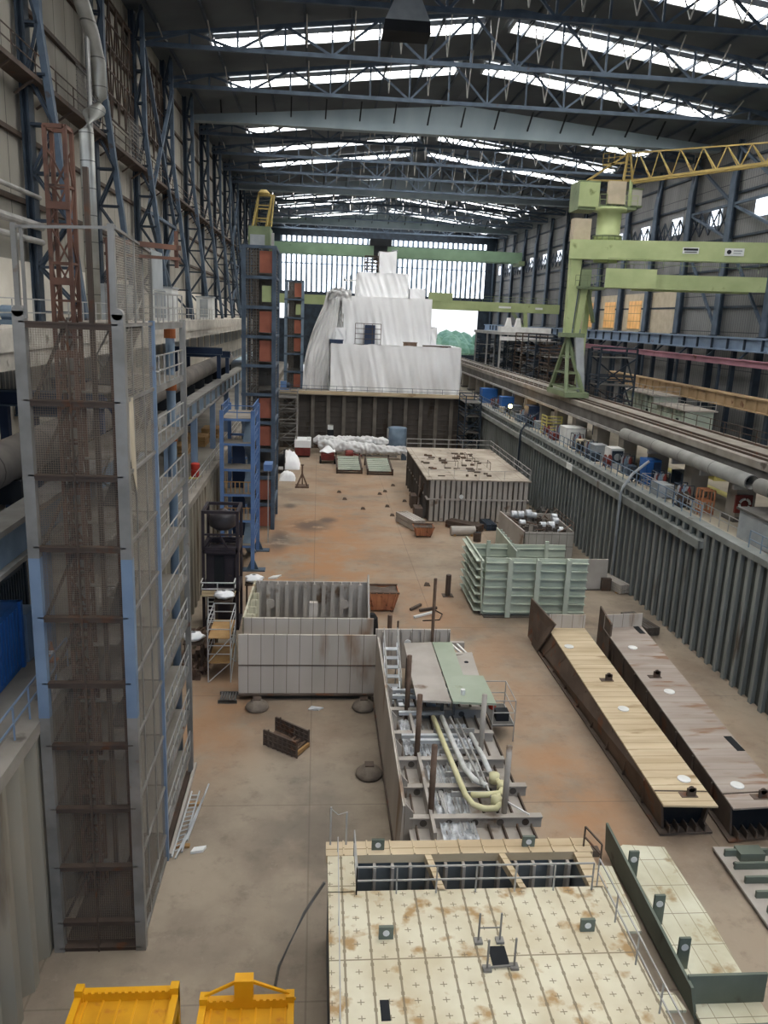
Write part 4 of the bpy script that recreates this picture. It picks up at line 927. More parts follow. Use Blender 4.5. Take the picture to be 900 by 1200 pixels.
# ---- two long box girder sections
def box_girder(lab, top, base, zt, m_top, m_side, nm):
    t = thing('box_girder', lab, 'ship section', (sum(p[0] for p in top)/4, sum(p[1] for p in top)/4, 0), 'long box girders')
    tp = [V((x, y, zt-.06)) for x, y in top]; A, B, C_, D_ = tp     # near-left, near-right, far-right, far-left
    MB().prism(tp, (0, 0, .08)).build('top_plate', m_top, t)
    bs = [V((x, y, .05)) for x, y in base]
    MB().prism(bs, (0, 0, .08)).build('bottom_plate', m_side, t)
    ins = .28
    dx = (B-A).normalized(); dy = (D_-A).normalized()
    def wall(p, q, pb, qb, name):
        MB().hexa([pb-dx*.05, pb+dx*.05, qb+dx*.05, qb-dx*.05], [p-dx*.05, p+dx*.05, q+dx*.05, q-dx*.05]).build(name, m_side, t)
    Ab, Bb, Cb, Db = bs
    wall(A+dx*ins*.3+dy*.4, D_+dx*ins*.3, Ab+dx*ins+dy*.4+V((0, 0, .08)), Db+dx*ins+V((0, 0, .08)), 'side_web')
    wall(B-dx*ins*.6+dy*.4, C_-dx*ins*.3, Bb-dx*ins+dy*.4+V((0, 0, .08)), Cb-dx*ins+V((0, 0, .08)), 'side_web')
    a, b = Ab+dx*ins+dy*.7+V((0, 0, .08)), Bb-dx*ins+dy*.7+V((0, 0, .08)); a2, b2 = A+dx*ins+dy*.7, B-dx*ins+dy*.7
    MB().hexa([a, b, b+dy*.1, a+dy*.1], [a2, b2, b2+dy*.1, a2+dy*.1]).build('end_web', DARK, t)
    m = MB()
    for i in range(5):
        p = Ab.lerp(Bb, .16+.17*i)+V((0, 0, .08)); m.prism([p, p+dx*.06, p+dx*.06+dy*.7, p+dy*.7], (0, 0, .35))
    m.build('end_stiffener', m_side, t)
    m = MB()
    for i in range(1, 9):
        p = D_.lerp(A, i/9)+dx*.02; q = Db.lerp(Ab, i/9)+dx*.15
        m.bar(q+V((0, 0, .1)), p-V((0, 0, .1)), .1)
    m.build('side_stiffener', m_side, t)
    # raised plates at the far end
    f0, f1 = D_+V((0, 0, .08)), C_+V((0, 0, .08))
    MB().hexa([f0-dy*.05, f1-dy*.05, f1+dy*.05, f0+dy*.05], [f0-dy*.05+V((0, 0, .95)), f1-dy*.05+V((0, 0, .95)), f1+dy*.05+V((0, 0, .95)), f0+dy*.05+V((0, 0, .95))]).build('end_plate', PRIMER, t)
    g = Db+dy*2.4
    MB().prism([Db+V((0, 0, .1))-dy*1.6, g*.5+Db*.5+V((0, 0, .1)), g*.5+Db*.5+V((0, 0, 3.0)), D_-dy*1.6+V((0, 0, .95))], dx*.1).build('upright_side_plate', m_side, t)
    # white round covers and lugs
    for u, v in ((.22, .84), (.5, .43), (.72, .1)) if nm == 0 else ((.35, .83), (.42, .53), (.35, .08)):
        p = A.lerp(B, u).lerp(D_.lerp(C_, u), v)+V((0, 0, .08))
        MB().lathe(p, [(.3, 0), (.3, .05), (.26, .06)], 18).build('round_cover', WHITE, t)
    for u, v in ((.62, .6), (.62, .035)) if nm == 0 else ((.38, .62), (.62, .03)):
        p = A.lerp(B, u).lerp(D_.lerp(C_, u), v)+V((0, 0, .08))
        MB().box(p.x-.2, p.y-.05, p.z, p.x+.2, p.y+.05, p.z+.4).lathe((p.x, p.y, p.z+.35), [(.14, -.05), (.14, .05)], 12, 'y').build('lifting_lug', BROWNST, t)
        MB().box(p.x-.45, p.y-.1, p.z, p.x+.3, p.y+.3, p.z+.03).build('lug_pad', DKRUST, t)
    if nm == 1:
        for u, v in ((.9, .25), (.85, .97)):
            p = A.lerp(B, u).lerp(D_.lerp(C_, u), v)+V((0, 0, .085)); MB().box(p.x-.2, p.y-.7, p.z, p.x+.2, p.y+.7, p.z+.02).build('slot', DARK, t)
    p = A+dy*1.1+V((0, 0, .08)); q = B+dy*1.1+V((0, 0, .08)); MB().bar(p, q, .06).build('weld_bar', BROWNST, t)
box_girder('long tan-topped box girder lying on the floor, the left of the two', [(15.3, 29.7), (17.7, 29.6), (18.5, 50.2), (15.95, 50.2)], [(15.6, 30.3), (18.1, 30.4), (18.7, 50.2), (15.4, 51.9)], 1.95, WOODP, DKRUST, 0)
box_girder('long rosy-grey box girder lying nearest the right dock wall', [(18.3, 29.4), (21.0, 29.6), (22.7, 50.6), (19.85, 50.2)], [(18.5, 29.7), (21.1, 30.0), (23.0, 50.6), (19.9, 50.4)], 1.95, PINKP, DKRUST, 1)

# ---- pale plate sections at lower right
t = thing('cream_plate_section', 'pale cream plate section with an upright green-grey web and three lugs', 'ship section', (13.8, 25, 0))
MB().prism([(12.7, 21.9, .4), (15.0, 21.9, .4), (15.15, 24.6, .4), (15.15, 28.9, .4), (13.4, 29.1, .4), (12.75, 28.6, .4)], (0, 0, .1)).build('plate', PALEY, t)
MB().hexa([(12.62, 20.6, .2), (12.72, 20.6, .2), (12.78, 29.2, .2), (12.68, 29.2, .2)], [(12.35, 20.6, 1.45), (12.45, 20.6, 1.45), (12.6, 29.0, 1.65), (12.5, 29.0, 1.65)]).build('web', PALEGD, t)
MB().prism([(12.55, 20.9, .5), (15.1, 20.9, .5), (15.1, 20.9, 1.6), (12.4, 20.9, 1.6)], (0, .1, 0)).build('end_bulkhead', PALEGD, t)
MB().prism([(12.6, 19.4, .4), (15.0, 19.4, .4), (15.0, 20.9, .4), (12.65, 20.9, .4)], (0, 0, .1)).build('plate', PALEY, t)
for y in (27.0, 24.5, 22.4):
    l = MB().box(12.75, y-.05, .5, 13.15, y+.05, 1.75).build('lifting_lug', PALEGD, t); MB().lathe((12.95, y-.06, 1.4), [(.13, -.01), (.13, .01)], 14, 'y').build('eye', WHITE, l)
m = MB()
for y in (20, 22, 25, 28):
    m.box(12.8, y, 0, 13.1, y+.3, .4).box(14.6, y, 0, 14.9, y+.3, .4)
m.build('support', CONCD, t)
t = thing('green_stiffened_web', 'dark green-grey stiffened web plate at the bottom right corner', 'plate', (15, 19, 0))
MB().box(12.75, 18.9, .1, 17.5, 19.0, 1.5).build('web', PALEGD, t); MB().box(12.7, 18.7, 1.5, 17.5, 19.1, 1.58).build('flange', PALEGD, t)
MB().box(12.9, 18.75, 1.1, 17.5, 18.9, 1.2).box(12.9, 18.75, .6, 17.5, 18.9, .7).build('stiffener', PALEGD, t); MB().hexa([(12.7, 16.5, 0), (12.85, 16.5, 0), (12.85, 19, 0), (12.7, 19, 0)], [(12.7, 16.5, 1.5), (12.85, 16.5, 1.5), (12.85, 19, 1.5), (12.7, 19, 1.5)]).build('side_web', PALEGD, t)
m = MB().box(12.7, 18.6, 0, 17.5, 19.4, .1); m.build('base', CONCD, t)
t = thing('stiffened_panel', 'grey panel with parallel bars lying at the right edge', 'plate', (20, 26, 0))
MB().prism([(17.3, 22, .15), (25.5, 20, .15), (26, 28.9, .15), (17.5, 29.2, .15)], (0, 0, .1)).build('plate', PRIMERP, t)
for i in range(10):
    y = 28.6-.85*i; MB().box(17.7, y-.06, .25, 25.4, y+.06, .55).build('bar', PALEGD, t)
MB().box(18.2, 28.2, .25, 19.3, 28.8, .6).build('bar', PALEGD, t); MB().box(17.6, 22, 0, 25, 28.5, .15).build('support', DARK, t); MB().lathe((18.0, 28.0, .25), [(.2, 0), (.2, .02)], 12).build('hole', DARK, t)

# ---- deck block with railings in mid distance
t = thing('mid_deck_block', 'grey two-storey deck block with ribbed sides and railings in the middle distance', 'ship block', (18, 97, 0))
DTOP = mat('dusty_deck', '#b5aa9b', '#94897b', .35, .8, rust=.3, rustc='#6b5e52', lines=(('X', 2.6, .06, '#857b6e'), ('Y', 3.2, .08, '#857b6e')))
MB().box(12.6, 86.9, .05, 23.4, 108, 2.6).build('lower_hull', BULK, t)
MB().box(12.5, 86.7, 2.65, 23.6, 108, 4.8).build('upper_hull', BULK, t)
MB().box(12.3, 86.4, 2.55, 23.9, 108.4, 2.7).build('middle_deck_edge', PRIMERP, t)
MB().box(12.2, 86.3, 4.8, 24.0, 108.5, 4.95).build('deck_plate', DTOP, t)
m = MB()
for i in range(19):
    x = 12.7+.59*i
    m.box(x, 86.55, .1, x+.4, 86.9, 2.55)
    m.box(x, 86.45, 2.7, x+.4, 86.7, 4.8)
m.build('front_panel', PRIMERP, t)
m = MB()
for y in [88+2*i for i in range(10)]: m.box(12.15, y, .1, 12.5, y+.15, 4.8)
m.build('side_rib', BULK, t)
m = MB().rail([(12.3, 108.3, 4.95), (23.9, 108.3, 4.95), (23.9, 86.5, 4.95)], 1.2, 1.9, .07); m.build('railing', GALV, t)
m = MB().rail([(12.4, 86.5, 4.95), (23.8, 86.5, 4.95)], 1.0, 2.6, .03, 1); m.build('wire_railing', GALV, t)
MB().lathe((16.2, 86.35, 3.0), [(.25, 0), (.25, .08)], 12, 'y').build('port', WHITE, t)
m = MB(); random.seed(5)
for i in range(40):
    x = random.uniform(12.8, 20); y = random.uniform(88, 104); m.box(x, y, 4.95, x+random.uniform(.1, .9), y+random.uniform(.1, .5), 5.0+random.uniform(0, .2))
o = m.build('deck_debris', DKRUST, t); o['kind'] = 'stuff'
m = MB()
for x, y in ((15.2, 93), (17.6, 95), (17.2, 98), (19, 92.5)): m.rail([(x, y, 4.95), (x+1.6, y, 4.95), (x+1.6, y+1.8, 4.95)], .9, 1.6, .04, 1)
m.build('deck_guard', BROWNST, t)
m = MB().bar((11.6, 88, 0), (12.2, 92, 4.2), .2).bar((11.6, 92, 0), (12.2, 88, 4.2), .2).box(11.2, 87.4, 0, 12.1, 89.4, 1.3).box(11.4, 93, 0, 12.1, 95, 1.5); m.build('side_scaffold', DKRUST, t)

# ---- pale green section and grey machinery block
t = thing('green_ship_section', 'pale green stiffened wall section standing open on the floor', 'ship section', (17, 60, 0))
MB().box(13.0, 57.5, .1, 20.95, 57.62, 4.65).build('front_wall', PALEG, t)
m = MB()
for i in range(7): m.box(13.0, 57.2, .35+.66*i, 20.95, 57.5, .41+.66*i)
m.build('stringer', PALEG, t)
for x in (14.8, 16.95, 19.3):
    MB().box(x-.05, 56.95, .1, x+.05, 57.5, 4.7).box(x-.2, 56.88, .1, x+.2, 56.95, 4.7).build('web_frame', PALEG, t)
MB().box(13.0, 57.0, .02, 20.95, 57.7, .1).build('bottom_flange', BULK, t)
MB().hexa([(12.9, 57.6, .1), (13.02, 57.6, .1), (13.0, 64, .1), (12.88, 64, .1)], [(12.6, 57.6, 4.6), (12.72, 57.6, 4.6), (12.7, 64, 4.6), (12.58, 64, 4.6)]).build('left_wall', PALEG, t)
m = MB()
for i in range(7): m.box(12.3, 57.6, .35+.66*i, 12.9, 64, .41+.66*i)
m.build('left_stringer', PALEG, t)
MB().box(12.7, 64, .1, 21.2, 64.12, 3.9).build('back_wall', PALEG, t)
m = MB()
for i in range(5): m.box(12.7, 63.8, .9+.66*i, 21.2, 64, .96+.66*i)
m.build('back_stringer', PALEG, t)
for x in (14.5, 19.5): MB().box(x-.15, 63.6, .1, x+.15, 63.8, 4.3).build('back_frame', PALEG, t)
MB().hexa([(16.2, 61, .1), (16.3, 61, .1), (16.3, 68.5, .1), (16.2, 68.5, .1)], [(16.2, 61, 4.2), (16.3, 61, 4.2), (16.3, 68.5, 4.2), (16.2, 68.5, 4.2)]).build('inner_wall', PALEG, t)
m = MB()
for y in [61.5+.9*i for i in range(8)]: m.box(16.3, y, .2, 16.6, y+.06, 4.2)
m.build('inner_rib', PALEG, t)
MB().box(12.8, 57.6, .06, 20.9, 64, .14).build('floor_plate', BULK, t)
t = thing('machinery_block', 'grey panelled block topped with silver cylinders and machinery', 'ship block', (22, 76, 0))
MB().box(20.0, 73.0, .05, 24.9, 73.15, 2.6).build('front_wall', mat('panelled_grey', '#a9a69e', '#96938b', .6, .6, lines=(('X', .75, .05, '#6d6a64'), ('Z', 1.2, .05, '#6d6a64'))), t)
MB().hexa([(19.1, 80, .05), (19.25, 80, .05), (20.1, 73, .05), (19.95, 73, .05)], [(19.1, 80, 3.0), (19.25, 80, 3.0), (20.1, 73, 2.7), (19.95, 73, 2.7)]).build('left_wall', PRIMERP, t)
MB().box(19.1, 79.9, .05, 24.9, 80.05, 2.8).box(24.8, 73.1, .05, 24.95, 80, 2.7).build('back_wall', PRIMERP, t); MB().prism([(20.0, 73.1, 2.0), (24.85, 73.1, 2.0), (24.85, 79.9, 2.0), (19.3, 79.9, 2.0)], (0, 0, .1)).build('deck', BULK, t)
for x, y, z, r in ((20.4, 79, 2.9, .36), (21.1, 79, 2.9, .36), (21.9, 79, 3.0, .42), (22.5, 79.2, 2.8, .3), (20.8, 77, 2.5, .34), (23.3, 75.5, 2.6, .5), (23.9, 74.4, 2.5, .34), (22.7, 76.2, 2.5, .34), (24.2, 77, 2.8, .32), (24.4, 78.2, 2.9, .34)):
    MB().lathe((x-.3, y, z), [(r*.6, 0), (r, .02), (r, .6), (r*.6, .62)], 14, 'x').build('silver_cylinder', SILVER, t)
m = MB(); random.seed(9)
for i in range(46):
    x = random.uniform(20.3, 24.4); y = random.uniform(73.6, 79.6); s = random.uniform(.15, .5); m.box(x, y, 2.1, x+s, y+s, 2.15+random.uniform(.1, .8))
o = m.build('machinery', BULK, t); o['kind'] = 'stuff'
m = MB()
for i in range(14):
    a = (random.uniform(20.3, 24.4), random.uniform(73.6, 79.6), 2.4); m.bar(a, (a[0]+random.uniform(-1.5, 1.5), a[1]+random.uniform(-1.5, 1.5), random.uniform(2.3, 3.2)), .09)
m.rail([(24.9, 73.2, 2.7), (24.9, 79.9, 2.7)], .8, 1.3, .05); o = m.build('pipework', RUST, t); o['kind'] = 'stuff'
# scrap heap between deck block and dock wall
m = MB(); random.seed(2)
for i in range(70):
    x = random.uniform(23.9, 26.0); y = random.uniform(80.5, 88); z = random.uniform(0, 2.2*(1-abs(y-84.5)/5)); a = V((x, y, z+.1))
    m.bar(a, a+V((random.uniform(-.9, .9), random.uniform(-.9, .9), random.uniform(-.1, .7))), random.uniform(.06, .25))
    m.box(x, y, 0, x+.3, y+.3, z+.2)
tag(m.build('scrap_heap', CONCD), 'heap of dark scrap steel against the right dock wall behind the deck block', 'scrap', None, 'stuff')
t = thing('upright_plate', 'grey upright panel leaning right of the green section', 'panel', (24.5, 64, 0))
MB().box(21.6, 64.0, .05, 25.1, 64.15, 2.7).build('plate', PRIMERP, t); MB().box(24.6, 63.6, 0, 25.4, 64, 1.1).build('frame', BROWNST, t); MB().box(21.6, 63.7, 0, 25.1, 64.2, .06).build('foot', BULK, t)
def bundle(x, y, L_, w, h, rz, m_, lab):
    t = thing('steel_bundle', lab, 'steel bundle', (x, y, 0)); t.rotation_euler = (0, 0, rz)
    for i in range(4):
        for j in range(2):
            o = MB().box(x-w/2+i*w/4, y-L_/2, .1+j*(h-.1)/2, x-w/2+(i+.85)*w/4, y+L_/2, .1+(j+.9)*(h-.1)/2).build('beam', m_, t)
    for s in (-.35, .35): MB().box(x-w/2-.05, y+s*L_-.1, 0, x+w/2+.05, y+s*L_+.1, .1).build('bearer', WOOD, t)
bundle(26.2-.3, 64.3, 3.2, 1.0, .9, .25, PRIMERP, 'bundle of grey steel bars beside the grey upright panel')
bundle(24.6, 55.2, 3.4, 1.2, .7, .2, BULK, 'bundle of dark channels behind the rosy-grey box girder')
bundle(16.2, 83.4, 4, 1.4, .9, .9, BROWNST, 'bundle of brown beams before the mid deck block')
bundle(10.4, 84.6, 4.4, 1.5, 1.2, .35, PRIMERP, 'grey steel bundle beside the small orange skip')
bundle(19.0, 84.2, 2.6, 1.2, .8, .1, DKBLUE, 'dark bundle at the right foot of the mid deck block')
t = thing('pipe_roll', 'grey cylinder lying before the mid deck block', 'cylinder', (15.5, 81, 0))
MB().tube((14.3, 81, .5), (16.9, 81.2, .5), .5, 16).build('shell', PRIMERP, t); MB().box(14.6, 80.6, 0, 14.8, 81.5, .2).box(16.4, 80.6, 0, 16.6, 81.5, .2).build('chock', WOOD, t)
t = thing('small_drum', 'small dark drum standing in front of the grey cylinder', 'drum', (16.7, 78.8, 0))
MB().lathe((16.7, 78.8, 0), [(.42, 0), (.42, .9), (.38, .95)], 14).build('shell', BROWNST, t); MB().lathe((16.7, 78.8, .92), [(.3, 0), (.3, .05)], 14).build('lid', DARK, t)
def skip(x, y, L_, w, h, lab, full):
    t = thing('skip', lab, 'skip', (x, y, 0), 'orange skips')
    a, b = [(x-L_*.35, y-w*.4, .15), (x+L_*.35, y-w*.4, .15), (x+L_*.35, y+w*.4, .15), (x-L_*.35, y+w*.4, .15)], [(x-L_/2, y-w/2, h), (x+L_/2, y-w/2, h), (x+L_/2, y+w/2, h), (x-L_/2, y+w/2, h)]
    m = MB(); ths = .06
    bi = [(x-L_/2+.08, y-w/2+.08, h), (x+L_/2-.08, y-w/2+.08, h), (x+L_/2-.08, y+w/2-.08, h), (x-L_/2+.08, y+w/2-.08, h)]
    m.v += a+b+bi; m.f += [(3, 2, 1, 0)]+[(i, (i+1) % 4, 4+(i+1) % 4, 4+i) for i in range(4)]+[(4+i, 4+(i+1) % 4, 8+(i+1) % 4, 8+i) for i in range(4)]
    m.build('body', ORANGE, t)
    MB().grid(lambda u, v: (x-L_/2+.1+(L_-.2)*u, y-w/2+.1+(w-.2)*v, h-.12+.1*math.sin(9*u)*math.sin(7*v)), 8, 6).build('load', DKRUST if full else BROWNST, t)
    m = MB()
    for i in range(5):
        u = (i+.5)/5; m.bar((x-L_*.35+L_*.7*u, y-w*.4-.03, .15), (x-L_/2+L_*u, y-w/2-.03, h), .1)
    m.build('side_rib', ORANGE, t); MB().box(x-L_*.35, y-w*.35, 0, x-L_*.25, y+w*.35, .15).box(x+L_*.25, y-w*.35, 0, x+L_*.35, y+w*.35, .15).build('skid', DKRUST, t)
    MB().bar((x-L_/2, y-w/2, h), (x+L_/2, y-w/2, h), .12).bar((x-L_/2, y+w/2, h), (x+L_/2, y+w/2, h), .12).build('rim', RUST, t)
skip(5.3, 58.9, 2.5, 2.0, 1.6, 'orange tipping skip full of scrap behind the walled block', 1)
skip(11.3, 80.6, 2.2, 1.6, 1.1, 'small orange skip on the floor before the mid deck block', 0)
t = thing('gas_rack', 'dark round pump unit beside the orange skip', 'pump', (3.9, 53.8, 0))
MB().lathe((4.2, 53.8, 0), [(.4, 0), (.48, .3), (.4, 1.2), (.2, 1.5)], 12).build('body', BLACK, t); MB().box(3.9, 53.5, 0, 4.5, 54.1, .15).build('base', BROWNST, t)
# odds and ends on the floor: each its own
random.seed(21)
for k, (x, y) in enumerate(((3.6, 97), (5.6, 92), (8.6, 93.5), (11.0, 96.5), (9.0, 102), (8.2, 100.4), (10.4, 106), (3.0, 101), (12.2, 100), (9.6, 64.5), (8.8, 89), (5.6, 62))):
    t = tag(MB().hexa([(x-.3, y-.2, 0), (x+.3, y-.25, 0), (x+.25, y+.25, 0), (x-.2, y+.2, 0)], [(x-.2, y-.1, .25), (x+.15, y-.15, .3), (x+.15, y+.15, .2), (x-.1, y+.1, .3)]).build('scrap_piece', DKRUST), 'small dark scrap piece lying on the open dock floor, %s from the camera' % ORD[sorted([97, 92, 93.5, 96.5, 102, 100.4, 106, 101, 100, 64.5, 89, 62]).index(y)], 'scrap', 'scrap pieces on the open floor', 'thing')
t = thing('scrap_bars', 'bent white and brown bars lying on the floor near the green plate', 'scrap', (8.6, 57, 0))
MB().bar((7.6, 56.8, .1), (9.3, 57.6, .25), .16).build('bar', WHITE, t); MB().bar((8.2, 58.2, .1), (9.6, 58.6, .2), .2).build('bar', BROWNST, t); MB().bar((7.5, 58.4, .1), (8.4, 59, .3), .2).build('bar', DKRUST, t); MB().pipe([(9.4, 58.6, .05), (9.9, 57.6, .05), (9.5, 56.4, .05), (8.2, 56.2, .05)], .04, 6).build('cable', BLACK, t)
t = thing('paper_scrap', 'white scrap lying on the rusty floor behind the walled block', 'scrap', (-3.4, 66, 0))
MB().prism([(-3.9, 65.6, .01), (-3.2, 65.7, .01), (-2.8, 66.5, .01), (-3.5, 66.2, .01)], (0, 0, .15)).build('piece', WHITE, t)
solo(MB().prism([(-.2, 43.0-.8, .01), (.4, 42.1, .01), (.7, 42.4, .01), (0, 42.6, .01)], (0, 0, .06)), 'foil_scrap', SILVER, 'crumpled silver scrap in front of the walled block', 'scrap')

# cradle frame
t = thing('cradle_frame', 'rusty brown channel cradle with latticed sides lying on the floor', 'cradle', (-1.3, 38.3, 0))
A, B, C_, D_ = V((-2.45, 38.4, 0)), V((-.7, 37.05, 0)), V((-.1, 38.2, 0)), V((-1.9, 39.75, 0))
MB().prism([A, B, C_, D_], (0, 0, .12)).build('base_plate', RUST, t)
for p, q in ((A, B), (D_, C_)):
    m = MB(); up = V((0, 0, .85)); n = 7
    for z in (.12, .36, .6, .85): m.bar(p+V((0, 0, z)), q+V((0, 0, z)), .09)
    for i in range(n+1): m.bar(p.lerp(q, i/n), p.lerp(q, i/n)+up+V((0, 0, .12 if i % 6 == 1 else 0)), .09)
    o = m.build('side_lattice', DKRUST, t)
    MB().prism([p, q, q+V((0, 0, .8)), p+V((0, 0, .8))], (D_-A)*.03).build('side_plate', DKRUST, t)
MB().bar(B+V((0, 0, .25)), C_+V((0, 0, .15)), .12, .2).build('end_lip', WOOD, t)
m = MB()
for u in (.6, .75, .9): m.bar(A.lerp(B, u)+V((0, 0, .2)), D_.lerp(C_, u)+V((0, 0, .2)), .12)
m.build('crossbar', RUST, t)

# yellow flat racks bottom left
def flat_rack(x0, x1, y1, z, lab, spreader):
    t = thing('flat_rack', lab, 'flat rack', ((x0+x1)/2, y1-3, 0), 'yellow flat racks')
    y0 = y1-6
    MB().box(x0+.1, y0, z-.35, x1-.1, y1, z-.2).build('floor_plate', YELLOWD, t)
    m = MB()
    for i in range(6): m.box(x0+.35+i*(x1-x0-.6)/5-.03, y0, z-.2, x0+.35+i*(x1-x0-.6)/5+.03, y1-.1, z-.15)
    m.build('floor_rib', YELLOW, t)
    MB().box(x0, y0, z-.5, x0+.2, y1, z).box(x1-.2, y0, z-.5, x1, y1, z).build('side_rail', YELLOW, t)
    MB().box(x0, y1-.25, z-.5, x1, y1, z+.08).build('end_beam', YELLOW, t)
    for x in (x0, x1-.25): MB().box(x, y1-.28, 0, x+.25, y1+.02, z+.22).build('corner_post', YELLOW, t)
    m = MB()
    for i in range(14): m.box(x0+.2+.2*i, y1-.26, z+.08, x0+.3+.2*i, y1-.2, z+.14)
    m.build('end_rail_lug', YELLOW, t)
    MB().box(x0+.1, y0, 0, x1-.1, y1-.1, z-.5).build('underframe', DARK, t)
    MB().box((x0+x1)/2-.2, y1-1.5, z-.2, (x0+x1)/2+.2, y1-1.4, z-.12).build('slot', DARK, t)
    if spreader:
        c = ((x0+x1)/2-.1, y1-.1, z+.75)
        MB().box(c[0]-.28, y1-.3, z+.08, c[0]+.28, y1+.05, z+.85).build('lifting_head', YELLOW, t)
        MB().bar((x0+.15, y1-.12, z+.2), (c[0]-.2, y1-.12, z+.7), .08).bar((x1-.15, y1-.12, z+.2), (c[0]+.2, y1-.12, z+.7), .08).build('tie_rod', YELLOW, t)
flat_rack(-7.0, -3.9, 21.1, 1.6, 'yellow flat rack on the floor at the lower left, without a lifting head', False)
flat_rack(-3.2, -.35, 20.65, 1.6, 'yellow flat rack with a triangular lifting head at the bottom edge', True)
# ladders beside the near tower
t = thing('aluminium_ladder', 'aluminium ladders lying on the floor beside the near tower', 'ladder', (-5.3, 32, 0))
for (a, b, c, d) in (((-5.6, 29.3), (-5.5, 34.0), (-5.25, 29.6), (-5.15, 34.0)), ((-5.45, 29.2), (-4.9, 33.5), (-5.15, 30.4), (-4.8, 34.6))):
    MB().bar((*a, .12), (*b, .12), .06).bar((*c, .12), (*d, .12), .06).build('stile', ALU, t)
    m = MB(); m.lattice((*a, .12), (*b, .12), (*c, .12), (*d, .12), 14, .04, cross=None) if 0 else None
    for i in range(1, 14): m.bar(V((*a, .12)).lerp(V((*b, .12)), i/14), V((*c, .12)).lerp(V((*d, .12)), i/14), .04)
    m.build('rungs', ALU, t)
MB().box(-5.6, 30, 0, -5, 30.2, .1).box(-5.5, 33, 0, -4.9, 33.2, .1).build('bearer', WOOD, t)
t = thing('wooden_sill', 'grey timber sill lying along the foot of the stair tower', 'beam', (-5.4, 32, 0))
MB().box(-5.75, 29.4, 0, -5.62, 36.4, .2).build('board', PRIMERP, t)
solo(MB().prism([(-4.9, 29.6, .01), (-4.4, 29.7, .01), (-4.3, 30.0, .01), (-4.8, 29.9, .01)], (0, 0, .12)), 'rag', WHITE, 'white rag on the floor next to the ladders', 'rag')
t = thing('floor_grate', 'small grey grate lying left of the walled block', 'grate', (-4.8, 43.6, 0))
m = MB()
for i in range(6): m.box(-5.3+.16*i, 43.0, .05, -5.2+.16*i, 44.2, .2)
m.build('bar', CONCD, t); MB().box(-5.4, 43.0, 0, -4.3, 43.1, .2).box(-5.4, 44.1, 0, -4.3, 44.2, .2).build('frame', CONCD, t)

# mobile scaffold in front of the tank skid
def scaffold(name, lab, cat, x0, y0, x1, y1, levels, m_, z0=0, group=None, rails=True, deckm=None, w=.06):
    t = thing(name, lab, cat, ((x0+x1)/2, (y0+y1)/2, z0), group)
    top = levels[-1]+(1.1 if rails else 0)
    for x in (x0, x1):
        for y in (y0, y1): MB().bar((x, y, z0), (x, y, z0+top), w).build('upright', m_, t)
    m = MB()
    for z in levels: m.box(x0, y0, z0+z-.06, x1, y1, z0+z)
    m.build('deck', deckm or WOOD, t)
    m = MB(); prev = 0
    for z in levels:
        m.bar((x0, y0, z0+prev), (x1, y0, z0+z), w*.8).bar((x1, y1, z0+prev), (x0, y1, z0+z), w*.8).bar((x1, y0, z0+prev), (x1, y1, z0+z), w*.8); prev = z
    m.build('diagonal_brace', m_, t)
    m = MB()
    for z in levels:
        for h in ((.55, 1.1) if rails or z < levels[-1] else ()):
            m.bar((x0, y0, z0+z+h), (x1, y0, z0+z+h), w*.8).bar((x1, y0, z0+z+h), (x1, y1, z0+z+h), w*.8).bar((x0, y0, z0+z+h), (x0, y1, z0+z+h), w*.8).bar((x0, y1, z0+z+h), (x1, y1, z0+z+h), w*.8)
    m.build('guard_rail', m_, t)
    return t
scaffold('mobile_scaffold', 'small aluminium scaffold tower left of the walled block', 'scaffold', -6.3, 45.8, -4.95, 48.8, [1.3, 2.9], ALU)
for k, (x, y, z, lab) in enumerate(((-6.0, 51.6, 3.3, 'white sack on a stand behind the aluminium scaffold'), (-7.4, 47.5, 2.0, 'white plastic sheet bundle left of the aluminium scaffold'), (-4.2, 54.2, 3.6, 'white sack on a rack beside the walled block'))):
    t = thing('white_sack', lab, 'sack', (x, y, 0), 'white sacks by the tank skid')
    MB().grid(lambda u, v: (x+(.12+.42*math.sin(math.pi*v)**.6)*(1+.45*noise.noise(V((3*math.cos(6.283*u)+k, 3*math.sin(6.283*u), 3*v))))*math.cos(6.283*u)*1.2, y+(.12+.42*math.sin(math.pi*v)**.6)*(1+.45*noise.noise(V((3*math.cos(6.283*u)+k, 3*math.sin(6.283*u), 3*v))))*math.sin(6.283*u), z+.02+.55*v), 20, 10).build('sack', TARP, t, True)
    MB().box(x-.6, y-.5, z-.1, x+.6, y+.5, z).bar((x-.5, y-.4, 0), (x-.5, y-.4, z-.1), .07).bar((x+.5, y-.4, 0), (x+.5, y-.4, z-.1), .07).bar((x-.5, y+.4, 0), (x-.5, y+.4, z-.1), .07).bar((x+.5, y+.4, 0), (x+.5, y+.4, z-.1), .07).build('stand', BROWNST, t)
m = MB(); random.seed(4)
for i in range(40):
    a = V((random.uniform(-8.4, -6.6), random.uniform(46, 52), random.uniform(.1, 1.0))); m.bar(a, a+V((random.uniform(-.5, .5), random.uniform(-1.4, 1.4), random.uniform(-.1, .6))), random.uniform(.08, .3))
    m.box(a.x, a.y, 0, a.x+.3, a.y+.3, a.z)
tag(m.build('hose_heap', RUST), 'heap of rusty hoses and pipes against the left dock wall', 'heap', None, 'stuff')

